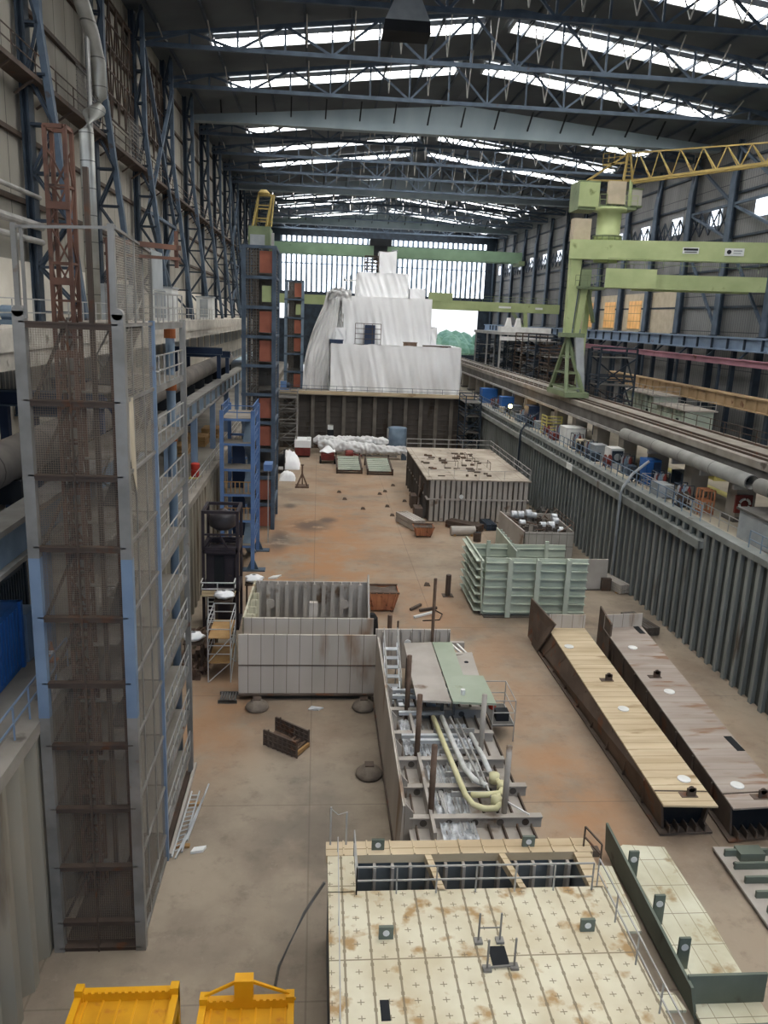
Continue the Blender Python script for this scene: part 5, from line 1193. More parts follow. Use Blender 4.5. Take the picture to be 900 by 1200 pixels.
# ================================================================== towers on the left
LV = [0.15, 1.2, 3.4, 5.65, 8.0, 10.2, 12.45, 14.75, 17.0, 19.25, 21.5]
X0, X1, Y0, Y1, Y2 = -8.6, -5.82, 24.5, 29.3, 35.8
t = thing('access_tower', 'tall mesh-clad steel access tower at lower left, nearest the camera', 'tower', (-7.2, 30, 0))
for x in (X0, X1):
    MB().box(x-.17, Y0-.1, 0, x+.17, Y0+.2, 9.0).build('corner_post', STEELP, t)
    MB().box(x-.17, Y0-.1, 9.0, x+.17, Y0+.2, 14.4).build('corner_post', STEELB, t)
    MB().box(x-.17, Y0-.1, 14.4, x+.17, Y0+.2, 21.8).build('corner_post', STEELP, t)
    MB().lathe((x, Y0-.1, 21.8), [(.17, 0), (.17, .28)], 12, 'y').build('lug_plate', STEELP, t)
for x in (X0, X1): MB().box(x-.1, Y1-.1, 0, x+.1, Y1+.1, 21.6).build('middle_post', STEELP if x < -7 else STEELB, t)
for x in (X0, X1): MB().box(x-.12, Y2-.12, 0, x+.12, Y2+.12, 21.6).build('rear_post', STEELP, t)
m = MB()
for z in LV: m.box(X0, Y0-.06, z-.16, X1, Y0+.08, z-.02).box(X0, Y0-.1, z-.02, X1, Y0+.12, z+.03)
m.build('front_beam', BROWNST, t)
m = MB()
for a, b in zip(LV[1:], LV[2:]): m.bar((X0+.2, Y0+.25, a), (X0+1.15, Y0+.25, b-.15), .09)
m.build('diagonal_brace', BROWNST, t)
MB().bar(((X0+X1)/2-.05, Y0-.08, 0), ((X0+X1)/2-.05, Y0-.08, 21.6), .05).build('ladder_rod', BROWNST, t)
m = MB()
for z in LV:
    m.box(X1-.05, Y0, z-.06, X1+.05, Y1, z+.05)
for y in (26.1, 27.7): m.box(X1-.03, y-.03, 0, X1+.03, y+.03, 21.5)
m.build('side_frame', STEELP, t)
MB().box(X0+.1, Y0+.13, .3, X1-.1, Y0+.15, 21.4).build('front_mesh', MESHB, t)
MB().box(X1-.01, Y0+.2, .3, X1+.01, Y1, 21.4).build('side_mesh', MESHG, t)
m = MB()
for z in LV[1:]: m.box(X0, 27.6, z-.06, -7.0, Y2, z)
for z in LV[1:]: m.box(-7.0, Y1+.1, z-.06, X1-.1, Y2, z)
m.build('landing', CONC, t)
m = MB()
for z in LV[1:]: m.box(X1-.1, Y1, z-.22, X1+.02, Y2, z+.02)
m.build('landing_edge', STEELP, t)
m = MB()
for z in LV[1:]: m.rail([(X1, Y1+.1, z), (X1, Y2-.1, z)], 1.1, 1.1, .045)
m.rail([(X1, Y2, 21.5), (X0, Y2, 21.5)], 1.1, 1.1, .045)
m.build('landing_railing', GALV, t)
m = MB()
for i in range(2, len(LV)-1):
    a, b = LV[i], LV[i+1]
    m.bar((-7.6, 30 if i % 2 else 35, a), (-7.6, 35 if i % 2 else 30, b), .7, .12)
m.build('stair_flight', CONCD, t)
m = MB()
for i in range(2, len(LV)-1):
    a, b = LV[i], LV[i+1]
    for dx in (-.35, .35): m.bar((-7.6+dx, 30 if i % 2 else 35, a+1), (-7.6+dx, 35 if i % 2 else 30, b+1), .05)
m.build('stair_handrail', GALV, t)
# upper cage above the last beam
m = MB().bar((X0, Y0, 21.6), (X0, Y0, 24.2), .14).bar((X1-.1, Y0, 21.6), (X1-.1, Y0, 24.3), .18).bar((X1, Y1, 21.6), (X1, Y1, 23.9), .12).bar((X0+.2, Y0, 21.6), (X0+.2, Y0, 24.1), .08)
m.bar((X0, Y0, 24.1), (X1, Y0, 24.2), .08).bar((X1, Y0, 24.2), (X1, Y1, 23.9), .08)
for y in (25.6, 26.8, 28): m.bar((X1, y, 21.5), (X1, y, 24.1), .06)
m.build('upper_frame', STEELP, t)
MB().box(X1-.01, Y0+.1, 21.6, X1+.01, Y1, 24.0).build('upper_mesh', MESHG, t)
MB().box(X1-.02, Y1+.1, 22.7, X1+.02, Y1+2.2, 24.0).build('sheet_panel', GREYBOX, t)
MB().box(X1-.85, Y0+2.0, 21.5, X1-.2, Y0+2.2, 24.1).build('gate_frame', MESHB, t)
m = MB().box(X0+.1, Y0, 0, X1, Y2, .1); m.build('base_frame', BROWNST, t)
MB().grid(lambda u, v: (X1+.04+.05*math.sin(9*u), 24.9+.9*u+.15*v, 19.3-2.3*v*(1-.35*math.sin(5*u))), 8, 10).build('hanging_cloth', BEIGE, t)
t = thing('riser_pipe', 'blue riser pipe with orange clamps behind the tower landings', 'pipe', (-6.5, 36.3, 0))
MB().tube((-6.45, 36.3, 0), (-6.45, 36.3, 21.4), .2, 14).build('tube', BLUEL, t, True)
for z in LV[2:]: MB().tube((-6.45, 36.3, z-.7), (-6.45, 36.3, z-.3), .25, 14).build('clamp', CLAMP, t)
# red lattice mast inside tower
t = thing('lattice_mast', 'rust-red lattice hoist mast rising through the near access tower', 'mast', (-8.15, 27.5, 0))
m = MB(); xa, xb, ya, yb = -8.45, -7.85, 27.2, 27.9; ZT = 27.3
for x in (xa, xb):
    for y in (ya, yb): MB().bar((x, y, .1), (x, y, ZT), .12).build('chord', REDST, t)
m = MB(); z = .3; k = 0
while z < ZT-.6:
    nz = z+1.15
    for (p, q) in (((xa, ya), (xb, ya)), ((xb, ya), (xb, yb)), ((xb, yb), (xa, yb)), ((xa, yb), (xa, ya))):
        m.bar((*p, z), (*q, z), .07)
        m.bar((*(p if k % 2 else q), z), (*(q if k % 2 else p), min(nz, ZT)), .05)
    z = nz; k += 1
for (p, q) in (((xa, ya), (xb, ya)), ((xb, ya), (xb, yb)), ((xb, yb), (xa, yb)), ((xa, yb), (xa, ya))): m.bar((*p, ZT), (*q, ZT), .12)
m.build('lacing', REDST, t)
m = MB()
for z in [2.2+2.27*i for i in range(11)]: m.box(xa-.05, ya-.1, z, xb+.05, ya, z+.22)
m.build('tie_plate', REDST, t)
MB().box(-7.05, 26.0, .1, -6.9, 26.15, 26.0).build('guide_rail', BROWNST, t); MB().box(-6.55, 26.3, .1, -6.35, 26.5, 24).build('guide_rail', REDST, t)
m = MB().bar((-6.6, 26.5, 24), (-4.8, 29.2, 24.05), .16).bar((-6.6, 26.5, 23.6), (-4.8, 29.2, 23.7), .1).bar((-4.9, 29.2, 23.4), (-4.9, 29.2, 24.6), .12); m.build('outrigger', REDST, t)

# ---- blue stair tower
t = thing('blue_stair_tower', 'bright blue steel stair tower on the dock floor by the left wall', 'stair tower', (-6.7, 71, 0))
bx0, bx1, by0, by1 = -8.0, -5.4, 68.2, 74.3
for x in (bx0, bx1):
    for y in (by0, by1): MB().box(x-.16, y-.16, 0, x+.16, y+.16, 13.4+.6).build('post', BRIGHTBLUE, t)
bl = [2.2, 4.5, 6.8, 9.0, 11.2, 13.3]
m = MB()
for z in bl: m.box(bx0, by0, z-.2, bx1, by0+.15, z).box(bx1-.12, by0, z-.2, bx1, by1, z).box(bx0, by1-.15, z-.2, bx1, by1, z)
m.build('beam', BRIGHTBLUE, t)
m = MB()
for z in bl: m.box(bx0, by0, z, bx1, by1 if z > 13 else by0+2.2, z+.06)
m.build('deck', CONC, t)
m = MB()
for z in bl: m.rail([(bx0, by0, z), (bx1, by0, z), (bx1, by1, z)] if z > 13 else [(bx1, by0, z), (bx1, by1, z)], 1.1, 1.2, .07)
m.rail([(bx0, by0, 13.3), (bx0, by1, 13.3)], 1.1, 1.2, .07)
m.build('railing', BRIGHTBLUE, t)
m = MB(); zz = [0]+bl
for i in range(len(bl)): m.bar((bx1-.5, by0+.6 if i % 2 else by1-.6, zz[i]), (bx1-.5, by1-.6 if i % 2 else by0+.6, zz[i+1]), .8, .14)
m.build('stair_flight', BLUEL, t)
for z in (3, 5.2, 7.4, 9.6): MB().box(-7.4, 70.9, z-.6, -6.3, 71.1, z+1.3).build('blue_panel', NAVY, t)
for y in (by0, by1): MB().box(bx1-.9, y-.5, 0, bx1+1.1, y+.5, .1).hexa([(bx1-.5, y-.1, .1), (bx1+.5, y-.1, .1), (bx1+.5, y+.1, .1), (bx1-.5, y+.1, .1)], [(bx1-.12, y-.1, 1.0), (bx1+.12, y-.1, 1.0), (bx1+.12, y+.1, 1.0), (bx1-.12, y+.1, 1.0)]).build('foot', BLUE, t)
m = MB()
for z in (4.6, 6.9): m.rail([(bx0, by0-.1, z), (bx1, by0-.1, z)], 1.0, .35, .07, 1)
m.build('grille', WOOD, t)
t = thing('blue_bracket_box', 'blue bracket box hung between the blue stair tower and the tall tower', 'bracket', (-4.6, 78, 6.5))
MB().box(-5.0, 76, 7.4, -4.2, 78, 8.0).build('box', BRIGHTBLUE, t); MB().bar((-4.6, 77, 0), (-4.6, 77, 7.4), .12).build('post', GALV, t)

# ---- tank skid stack
t = thing('tank_skid_stack', 'dark purple-black stack of framed skids with a tank on top beside the left wall', 'skid', (-6.5, 55.5, 0))
sx0, sx1, sy0, sy1 = -7.7, -5.35, 54.3, 57.0
m = MB()
for z0_, z1_ in ((0, 2.9), (2.95, 5.85), (5.9, 8.7)):
    for x in (sx0, sx1):
        for y in (sy0, sy1): m.bar((x, y, z0_), (x, y, z1_), .2)
    for z in (z0_+.1, z1_-.1):
        m.bar((sx0, sy0, z), (sx1, sy0, z), .2).bar((sx0, sy1, z), (sx1, sy1, z), .2).bar((sx0, sy0, z), (sx0, sy1, z), .2).bar((sx1, sy0, z), (sx1, sy1, z), .2)
m.bar((sx0, sy0, 5.9), (sx0+.6, sy0, 6.8), .12).bar((sx1-.6, sy0, 5.9), (sx1-1.2, sy0, 6.9), .12).bar((sx0, sy0, 7.0), (sx1, sy0, 7.0), .12)
m.build('frame', BLACKST, t)
MB().lathe((-6.5, 55.65, 7.0), [(.05, 0), (.5, .05), (.95, .35), (.98, .9), (.8, 1.25), (.35, 1.4), (.3, 1.5), (.05, 1.52)], 18).build('tank', mat('dark_tank', '#4d484a', '#3c383a', .8, .4), t, True)
MB().box(sx0+.15, sy0+.3, 3.1, sx1-.15, sy1, 5.6).box(sx0+.15, sy0+.15, .2, sx1-.15, sy1, 2.7).build('machinery_case', BLACKST, t)
MB().box(-7.0, sy0+.25, 3.2, -6.3, sy0+.3, 5.4).build('doorway', DARK, t); MB().box(-6.2, sy0+.2, 3.5, -5.6, sy0+.3, 5.2).build('door', BLACKST, t)
MB().box(sx0-.1, sy0-1.1, 2.85, sx1-.1, sy0, 2.95).build('platform', WOODP, t)
m = MB().rail([(sx0-.05, sy0, 2.95), (sx0-.05, sy0-1.05, 2.95), (sx1-.15, sy0-1.05, 2.95), (sx1-.15, sy0, 2.95)], .9, 1.3, .07); m.build('platform_railing', WHITE, t)
m = MB()
for x in (-7.3, -6.8): m.bar((x, sy0-.9, 0), (x, sy0-.9, 2.9), .07)
for i in range(9): m.bar((-7.3, sy0-.9, .3+.3*i), (-6.8, sy0-.9, .3+.3*i), .05)
m.build('ladder', WHITE, t); MB().box(-6.6, sy0+.1, 1.9, -5.9, sy0+.16, 2.25).build('name_plate', GREYBOX, t)

# ---- tall red-panelled elevator towers
def lift_tower(lab, x0, x1, y0, y1, z0, z1, n, grp=None, head=True):
    t = thing('elevator_tower', lab, 'tower', ((x0+x1)/2, (y0+y1)/2, z0), grp)
    for x in (x0, x1):
        for y in (y0, y1): MB().box(x-.2, y-.2, z0, x+.2, y+.2, z1).build('corner_post', BLUE if head else BLUEL, t)
    zs = [z0+(z1-z0)*i/n for i in range(n+1)]
    m = MB()
    for z in zs[1:]: m.box(x0-.25, y0-.25, z-.3, x1+.25, y0, z).box(x1, y0, z-.25, x1+.2, y1, z)
    m.build('ring_beam', BLUE, t)
    MB().box(x0+.1, y0+.02, z0, x0+(x1-x0)*.5, y0+.05, z1).build('front_mesh', MESHT, t)
    MB().box(x1-.02, y0, z0, x1+.02, y1, z1).build('side_mesh', MESHT, t)
    for i in range(n):
        if i % 3 != (n+1) % 3: MB().box(x0+(x1-x0)*.52, y0+.12, zs[i]+.3, x1-.2, y0+.25, zs[i+1]-.5).build('orange_panel', TERRA, t)
        elif i > n/2: MB().box(x0+(x1-x0)*.6, y0+.12, zs[i]+.4, x1-.3, y0+.25, zs[i+1]-.9).build('green_panel', GREENC, t)
    m = MB()
    for i in range(n): m.box(x0+.2, y0+1.2, zs[i]+.1, x1-.2, y1, zs[i]+.2)
    m.build('landing', CONCD, t)
    m = MB(); a, b = x0+.5, x0+1.3
    for x in (a, b): m.bar((x, y0+.8, z0), (x, y0+.8, z1), .14)
    m.lattice((a, y0+.8, z0), (a, y0+.8, z1), (b, y0+.8, z0), (b, y0+.8, z1), n*3, .08, cross=False)
    m.build('mast', BROWNST, t)
    MB().box(x0+.3, y1-.1, z0, x1-.3, y1, z1).build('back_sheet', CONCD, t)
    return t
lift_tower('tall blue elevator tower with orange panels beside the left wall', -7.4, -4.45, 82.2, 89, 0, 28.4, 10)
t = thing('slewing_hoist', 'ochre and green hoist machine on top of the tall left tower', 'hoist', (-5.8, 85, 28.4))
MB().box(-7.0, 82.6, 28.4, -4.9, 87, 30.2).build('machine_house', GREEND, t); MB().box(-6.8, 82.4, 28.4, -5.4, 82.6, 29.4).build('cabinet', GREYBOX, t)
m = MB()
for x in (-6.6, -5.3): m.bar((x, 83, 30.2), (x+.5, 84, 33.2), .16).bar((x, 86.5, 30.2), (x+.5, 84, 33.2), .16)
for z in (31, 32.2): m.bar((-6.4, 83.4, z), (-5.0, 83.4, z), .12).bar((-6.4, 86, z), (-5.0, 86, z), .12)
m.bar((-6.1, 84, 33.2), (-4.6, 84, 33.2), .2).bar((-4.8, 83, 30.2), (-4.6, 84, 33.2), .12); m.build('a_frame', YELST, t)
MB().lathe((-5.6, 84, 33.2), [(.5, 0), (.6, .2), (.3, .5)], 12).build('sheave', YELST, t); MB().box(-4.75, 82.4, 28.4, -4.5, 82.7, 29.6).build('railing_panel', GALV, t)
lift_tower('smaller blue elevator tower with orange panels standing by the sheeted ship', -5.6, -2.8, 139.5, 143.5, 9.7, 27.6, 6, None, False)
# scaffold bays at the ship's end
scaffold('scaffold_bay', 'grey scaffold bay left of the ship bulkhead', 'scaffold', -6.2, 128, -3.2, 132.5, [2.4, 4.7, 7.0, 9.2], STEELP, 0, None, True, CONCD, .14)
scaffold('scaffold_bay', 'dark scaffold bay right of the ship bulkhead', 'scaffold', 23.6, 127, 26.1, 133, [2.2, 4.6, 7.2, 9.4], DKBLUE, 0, None, True, CONCD, .16)
t = thing('blue_pump_box', 'blue box on the floor at the foot of the right scaffold bay', 'box', (25, 125, 0))
MB().box(23.8, 124.5, 0, 26.0, 126.4, 1.3).build('casing', BLUEC, t); MB().box(23.7, 124.4, 1.3, 26.1, 126.5, 1.4).build('lid', BLUE, t)

# ================================================================== the ship under sheeting
t = thing('ship_hull_block', 'big ship hull block with ribbed bulkhead and a deck edge facing the camera', 'ship', (10, 150, 0))
MB().box(-6.6, 136.8, 0, 25.6, 186, 9.2).build('hull', BULK, t)
m = MB()
for i in range(13):
    x = -6.0+2.62*i; m.box(x-.12, 136.0, .3, x+.12, 136.8, 9.2).box(x-.3, 135.9, .3, x+.3, 136.05, 9.2)
m.build('bulkhead_rib', RIBST, t)
m = MB()
for z in [1.0+.85*i for i in range(10)]: m.box(-6.6, 136.6, z, 25.6, 136.8, z+.12)
m.build('stringer', BULK, t)
MB().box(-7.2, 134.6, 9.2, 26.2, 186.5, 9.7).build('deck', mat('ship_deck_edge', '#a39a8c', '#8c8276', .3, .8, rust=.2), t)
MB().box(-7.2, 134.45, 9.35, 26.2, 134.6, 9.85).build('deck_edge', WOODP, t)
m = MB().rail([(-7, 134.7, 9.7), (26, 134.7, 9.7)], 1.0, 2.6, .06); m.build('deck_railing', BLUE, t)
MB().box(-7.6, 140, 0, -6.6, 186, 9.0).build('side_plating', DKRUST, t)
MB().box(-6.6, 136.5, 0, 25.6, 136.7, .5).build('keel_sill', DKRUST, t)
def tarp_box(name, lab, x0, x1, y0, y1, z0, z1, m_, seed, fold=.42, nx=110, nz=24, lean=0):
    """sheeted box: four hanging sides with vertical folds and swags, and a sagging top"""
    def side(p, q, nrm, nu):
        def f(u, v):
            x = p[0]+(q[0]-p[0])*u; y = p[1]+(q[1]-p[1])*u; z = z0+(z1-z0)*v
            s = u*V((q[0]-p[0], q[1]-p[1], 0)).length
            n1 = noise.noise(V((s*.9+seed*9, v*1.2, seed)))
            n2 = noise.noise(V((s*1.5+2.5*v, v*.5+seed, 3.3)))
            sw = abs(math.sin(s*.55+seed))*(1-v)*v*2
            d = fold*(n1*1.1+n2*1.1+sw*.9)*(1-.75*v**3)
            k = 1-lean*v
            return (x*k+(1-k)*(x0+x1)/2+nrm[0]*d, y+nrm[1]*d, z+(0 if v < 1 else noise.noise(V((s*.5, seed, 1)))*.25))
        return f
    m = MB()
    for p, q, nrm in (((x0, y0), (x1, y0), (0, -1)), ((x1, y0), (x1, y1), (1, 0)), ((x1, y1), (x0, y1), (0, 1)), ((x0, y1), (x0, y0), (-1, 0))):
        m.grid(side(p, q, nrm, nx), nx if abs(q[0]-p[0]) > 1 else nx//2, nz)
    m.grid(lambda u, v: (x0+(x1-x0)*((u-.5)*(1-lean)+.5), y0+(y1-y0)*v, z1-.35*math.sin(math.pi*u)*math.sin(math.pi*v)), 10, 6)
    return solo(m, name, m_, lab, 'sheeting', 'white scaffold sheeting on the ship', True)
tarp_box('scaffold_sheeting', 'lowest and widest tier of white sheeting on the ship deck', 2.1, 24.2, 137.6, 150, 9.7, 17.6, TARP, 1)
tarp_box('scaffold_sheeting', 'second tier of white sheeting from the ship deck', 3.9, 19.4, 142.0, 153, 17.3, 25.5, TARP, 2)
tarp_box('scaffold_sheeting', 'third tier of white sheeting, below the small top tier', 6.7, 15.5, 145.2, 153, 25.0, 29.7, TARP, 3)
tarp_box('scaffold_sheeting', 'small topmost tier of white sheeting on the ship', 10.4, 13.4, 147.2, 152, 29.3, 33.4, TARP, 4, .2, 24)
tarp_box('scaffold_sheeting', 'low white sheeted step left of the second tier above the widest tier', 1.9, 4.6, 141.0, 146, 17.4, 20.2, TARP, 5, .2, 20)
tarp_box('scaffold_sheeting', 'white sheeted step right of the second tier above the widest tier', 18.6, 20.6, 143.0, 150, 17.4, 20.8, TARP, 6, .2, 20)
tarp_box('scaffold_sheeting', 'small white sheeted bump on top right of the second tier', 15.9, 18.6, 146.0, 150, 25.2, 27.3, TARP, 7, .2, 16)
# open scaffold bay near the top left
scaffold('scaffold_bay', 'open scaffold bay left of the topmost white sheeting', 'scaffold', 7.9, 147.3, 10.2, 150, [.8, 1.9, 3.0], BROWNST, 29.6, None, False, BULK, .12)
# grey sloping drape at left
def drape(u, v):
    # u across (left -> right), v from bottom to top
    lo = V((-2.6+4.6*u, 138.6+1.0*u, 9.8)); hi = V((1.2+2.4*u, 139.6+3.0*u, 26.2-1.0*abs(u-.3)))
    p = lo.lerp(hi, v)
    bul = 1.3*math.sin(math.pi*min(1, v*1.15))*(1-u)
    w = noise.noise(V((u*6+v*2, v*2.2, 5)))*.7+noise.noise(V((u*13-v*3, v*4, 9)))*.35
    return p+V((-bul*.7, -w-.2, 0))
m = MB().grid(drape, 40, 50).grid(lambda u, v: drape(0, v)+V((.5+3*u*(1-v), 8*u, 0)), 6, 30)
m.grid(lambda u, v: drape(u, 1)+V((0, 6*v, -.6*v)), 20, 4)
solo(m, 'draped_sheeting', TARPG, 'grey-white sheeting draped as a slope down the left of the ship', 'sheeting', None, True)
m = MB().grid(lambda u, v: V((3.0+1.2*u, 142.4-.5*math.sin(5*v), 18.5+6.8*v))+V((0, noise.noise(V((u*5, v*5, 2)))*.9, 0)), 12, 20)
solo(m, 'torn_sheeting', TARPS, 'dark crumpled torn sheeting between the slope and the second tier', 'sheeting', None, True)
m = MB().grid(lambda u, v: V((1.4+4.0*u, 140.4-1.2*math.sin(3.1*u), 24.6+1.6*v))+V((0, noise.noise(V((u*7, v*4, 2)))*.8, .5*math.sin(3.1*u)+.4*noise.noise(V((u*6, v*3, 8))))), 18, 8)
solo(m, 'bunched_sheeting', TARPG, 'bunched sheeting at the peak of the left slope', 'sheeting', None, True)
t = thing('landing_frame', 'steel landing frame with a navy panel on the lowest white tier', 'frame', (8.2, 141, 17.5))
m = MB().rail([(6.2, 140.4, 17.6), (10.6, 140.4, 17.6)], 3.4, 1.4, .1, 4); m.build('frame', BROWNST, t); MB().box(7.8, 140.5, 17.5, 9.6, 140.7, 20.8).build('panel', NAVY, t); MB().box(6, 140.3, 17.4, 10.8, 141.6, 17.55).build('deck', BULK, t)
for x, lab, mm in ((15.6, 'rust-red crate on top of the lowest white tier', RUST), (3.0, 'small blue crate on the left of the lowest white tier', NAVY)):
    t = thing('deck_crate', lab, 'crate', (x, 139.5, 17.4)); MB().box(x-1.1, 138.8, 17.4, x+1.1, 140.2, 18.1).build('body', mm, t); MB().box(x-1.2, 138.7, 18.1, x+1.2, 140.3, 18.2).build('lid', mm, t)
solo(MB().box(17.8, 138.6, 17.5, 22.6, 139.0, 17.8).box(17.8, 139.4, 17.5, 22.6, 139.8, 17.8), 'scaffold_planks', BROWNST, 'dark planks lying on the right of the lowest white tier', 'planks')
t = thing('antenna_mast', 'small mast with crossarms left of the third white tier', 'mast', (5.6, 150, 25.4))
MB().bar((5.4, 150, 25.2), (5.4, 150, 29.3), .25).build('pole', GREYBOX, t); MB().bar((4.2, 150, 28.4), (6.6, 150, 28.4), .3).bar((4.4, 150, 28.2), (4.4, 150, 29), .3).build('crossarm', WHITE, t)
t = thing('blue_deck_winch', 'bright blue winch frame on the left corner of the ship deck', 'winch', (-5.5, 136, 9.7))
MB().box(-6.4, 135.4, 9.7, -4.8, 136.6, 9.9).build('base', BRIGHTBLUE, t); MB().box(-6.2, 135.6, 9.9, -5.2, 136.4, 11.2).build('housing', BRIGHTBLUE, t); MB().tube((-5.2, 136, 10.6), (-4.7, 136, 10.6), .4, 12).build('drum', BLUE, t)

# things on the floor before the ship
t = thing('wrapped_boom', 'long crane boom wrapped in grey-white sheeting lying before the ship', 'boom', (8, 128, 0))
def boom(x0, x1, ya, yb, za, zb, r0, r1, sd):
    def f(u, v):
        a = 2*math.pi*v; x = x0+(x1-x0)*u; r = (r0+(r1-r0)*u)*(1+.5*noise.noise(V((x*.55+sd, math.cos(a)*1.1, math.sin(a)*1.1)))+.35*noise.noise(V((x*2.1+sd, math.cos(a)*2, math.sin(a)*2))))*(min(1, .35+9*u, .35+9*(1-u)))
        return (x, ya+(yb-ya)*u+r*1.2*math.cos(a), za+(zb-za)*u+r*math.sin(a))
    return MB().grid(f, 120, 24)
boom(-.6, 11.8, 131.5, 130.5, 2.1, 2.3, .8, .7, 1).build('wrapped_arm', TARPG, t, True)
boom(.2, 16.6, 128.5, 126.5, 1.9, 1.3, .95, .6, 4).build('wrapped_arm', TARPG, t, True)
m = MB()
for i in range(16): m.bar((6+.45*i, 127.9, .3), (6.2+.45*i, 127.9, 1.2), .1)
m.bar((5.8, 127.9, .35), (13, 127.7, .35), .18); m.build('lattice_boom', GALV, t); MB().box(13.6, 126.3, 0, 14.4, 127.4, 1.2).build('trestle', BLUE, t); MB().box(1, 127.9, 0, 2, 129.2, 1.2).build('trestle', BULK, t)
t = thing('blue_grey_tank', 'blue-grey round tank standing behind the wrapped boom', 'tank', (13.4, 133, 0))
MB().lathe((13.4, 133, 0), [(1.5, 0), (1.6, .1), (1.6, 4.3), (1.5, 4.4)], 24).build('shell', BLUEL, t, True); MB().box(11.7, 132.4, 2.6, 12.0, 133.2, 4.2).build('bracket', GALV, t); MB().lathe((13.4, 133, 4.4), [(1.3, 0), (.3, .12)], 20).build('top', BLUEL, t)
t = thing('lamp_cabinet', 'small dark cabinet with a white top at the foot of the bulkhead', 'cabinet', (2.2, 134.8, 0))
MB().box(1.7, 133.6, 0, 2.8, 134.4, 3.6).build('casing', DARK, t); MB().box(1.8, 133.6, 3.6, 2.7, 134.4, 4.3).build('lid', WHITE, t)
def floor_machine(x, y, lab, sc=1.0, cover=True):
    t = thing('red_machine', lab, 'machine', (x, y, 0))
    MB().box(x-1.0*sc, y-1.2*sc, .5*sc, x+1.0*sc, y+1.2*sc, 1.7*sc).box(x-.7*sc, y-1.35*sc, .7*sc, x+.7*sc, y-1.2*sc, 1.5*sc).build('chassis', REDD, t)
    for dx in (-1.2, 1.0):
        for dy in (-1.2, .9): MB().tube((x+dx*sc, y+dy*sc, .42*sc), (x+(dx+.3)*sc, y+dy*sc, .42*sc), .42*sc, 14).build('wheel', BLACK, t)
    MB().bar((x+1*sc, y, .7*sc), (x+2.0*sc, y-.4*sc, .5*sc), .2*sc).build('tow_bar', REDD, t)
    if cover: MB().grid(lambda u, v: (x+(-1.2+2.4*u)*sc, y+(-1.3+2.6*v)*sc, (1.75+.75*math.sin(math.pi*u)*math.sin(math.pi*v)+.12*math.sin(9*u+5*v))*sc), 12, 12).build('white_cover', TARP, t, True)
floor_machine(1.7, 122.8, 'dark red wheeled machine with a white cover on the floor before the ship')
t = thing('red_winch', 'small dark red winch right of the covered red machine', 'winch', (5.2, 126, 0))
MB().box(4.3, 125.4, 0, 6.1, 126.6, .5).build('base', REDD, t); MB().tube((4.6, 126, .9), (5.8, 126, .9), .6, 14).build('drum', REDD, t); MB().bar((5.8, 126, .9), (7.2, 126, .6), .2).build('shaft', REDD, t)
t = thing('covered_cart', 'red cart under a white box cover by the left scaffold bay', 'cart', (-2.4, 128, 0))
MB().box(-3.4, 126.6, .3, -1.0, 130.6, 1.6).build('body', REDD, t); MB().box(-3.5, 126.5, 1.6, -.9, 130.8, 2.7).box(-1.5, 127.0, 2.7, -1.0, 127.6, 3.2).build('white_cover', TARP, t)
for y in (127.2, 129.8): MB().tube((-3.3, y, .35), (-1.1, y, .35), .35, 12).build('axle', BLACK, t)
def lump(name, lab, x0, x1, y0, y1, h, m_, sd, grp=None):
    m = MB().grid(lambda u, v: (x0+(x1-x0)*u, y0+(y1-y0)*v, max(.0, h*(math.sin(math.pi*u)*math.sin(math.pi*v))**.4*(.9+.3*noise.noise(V((u*3, v*3, sd)))+.16*noise.noise(V((u*9, v*9, sd))))*(0 if u in (0, 1) or v in (0, 1) else 1))), 20, 16)
    return solo(m, name, m_, lab, 'tarp', grp, True)
lump('covered_heap', 'heap under a white tarp beside the tall left tower', -5.6, -2.4, 116, 121, 2.3, TARP, 1)
lump('white_plastic', 'small crumple of white plastic at the foot of the tall tower', -5.0, -2.8, 107.5, 110, 1.3, TARP, 2)
t = thing('black_hose_reel', 'large black hose reel in front of the white covered heap', 'reel', (-5.4, 114, 0))
MB().lathe((-5.6, 114, 1.7), [(1.6, 0), (1.6, .15), (.9, .2), (.9, .9), (1.6, .95), (1.6, 1.1)], 22, 'x').build('reel', BLACK, t); MB().box(-5.8, 113, 0, -4.2, 115, .15).build('stand', BULK, t); MB().lathe((-5.65, 114, 1.7), [(.4, 0), (.4, 1.25)], 14, 'x').build('hub', BLACKST, t)
def floor_grille(x0, x1, y0, y1, lab):
    t = thing('green_grille_panel', lab, 'panel', ((x0+x1)/2, (y0+y1)/2, 0), 'pale green grille panels on the floor')
    m = MB()
    for i in range(9):
        y = y0+.6+(y1-y0-1.2)*i/8; m.box(x0+.2, y-.35, .5+.08*i, x1-.2, y+.25, .6+.08*i)
    m.build('louvre', PALEG, t)
    for x in (x0, x1): MB().bar((x, y0, .5), (x, y1, 1.3), .22).build('side_bar', BROWNST, t)
    m = MB()
    for x in (x0, x1):
        for y in (y0, y1): m.bar((x, y, 0), (x, y, 1.7 if y == y1 else .9), .2)
    m.bar((x0, y0, .45), (x1, y0, .45), .2).bar((x0, y0, .15), (x1, y0, .15), .2); m.build('end_frame', BROWNST, t)
floor_grille(3.0, 6.6, 114.0, 122, 'pale green grille panel on the floor, the left of the pair')
floor_grille(7.4, 11.0, 113.4, 121, 'pale green grille panel on the floor, the right of the pair')
t = thing('tripod_jack', 'rusty tripod jack stand alone on the floor before the ship', 'jack', (-1.8, 104, 0))
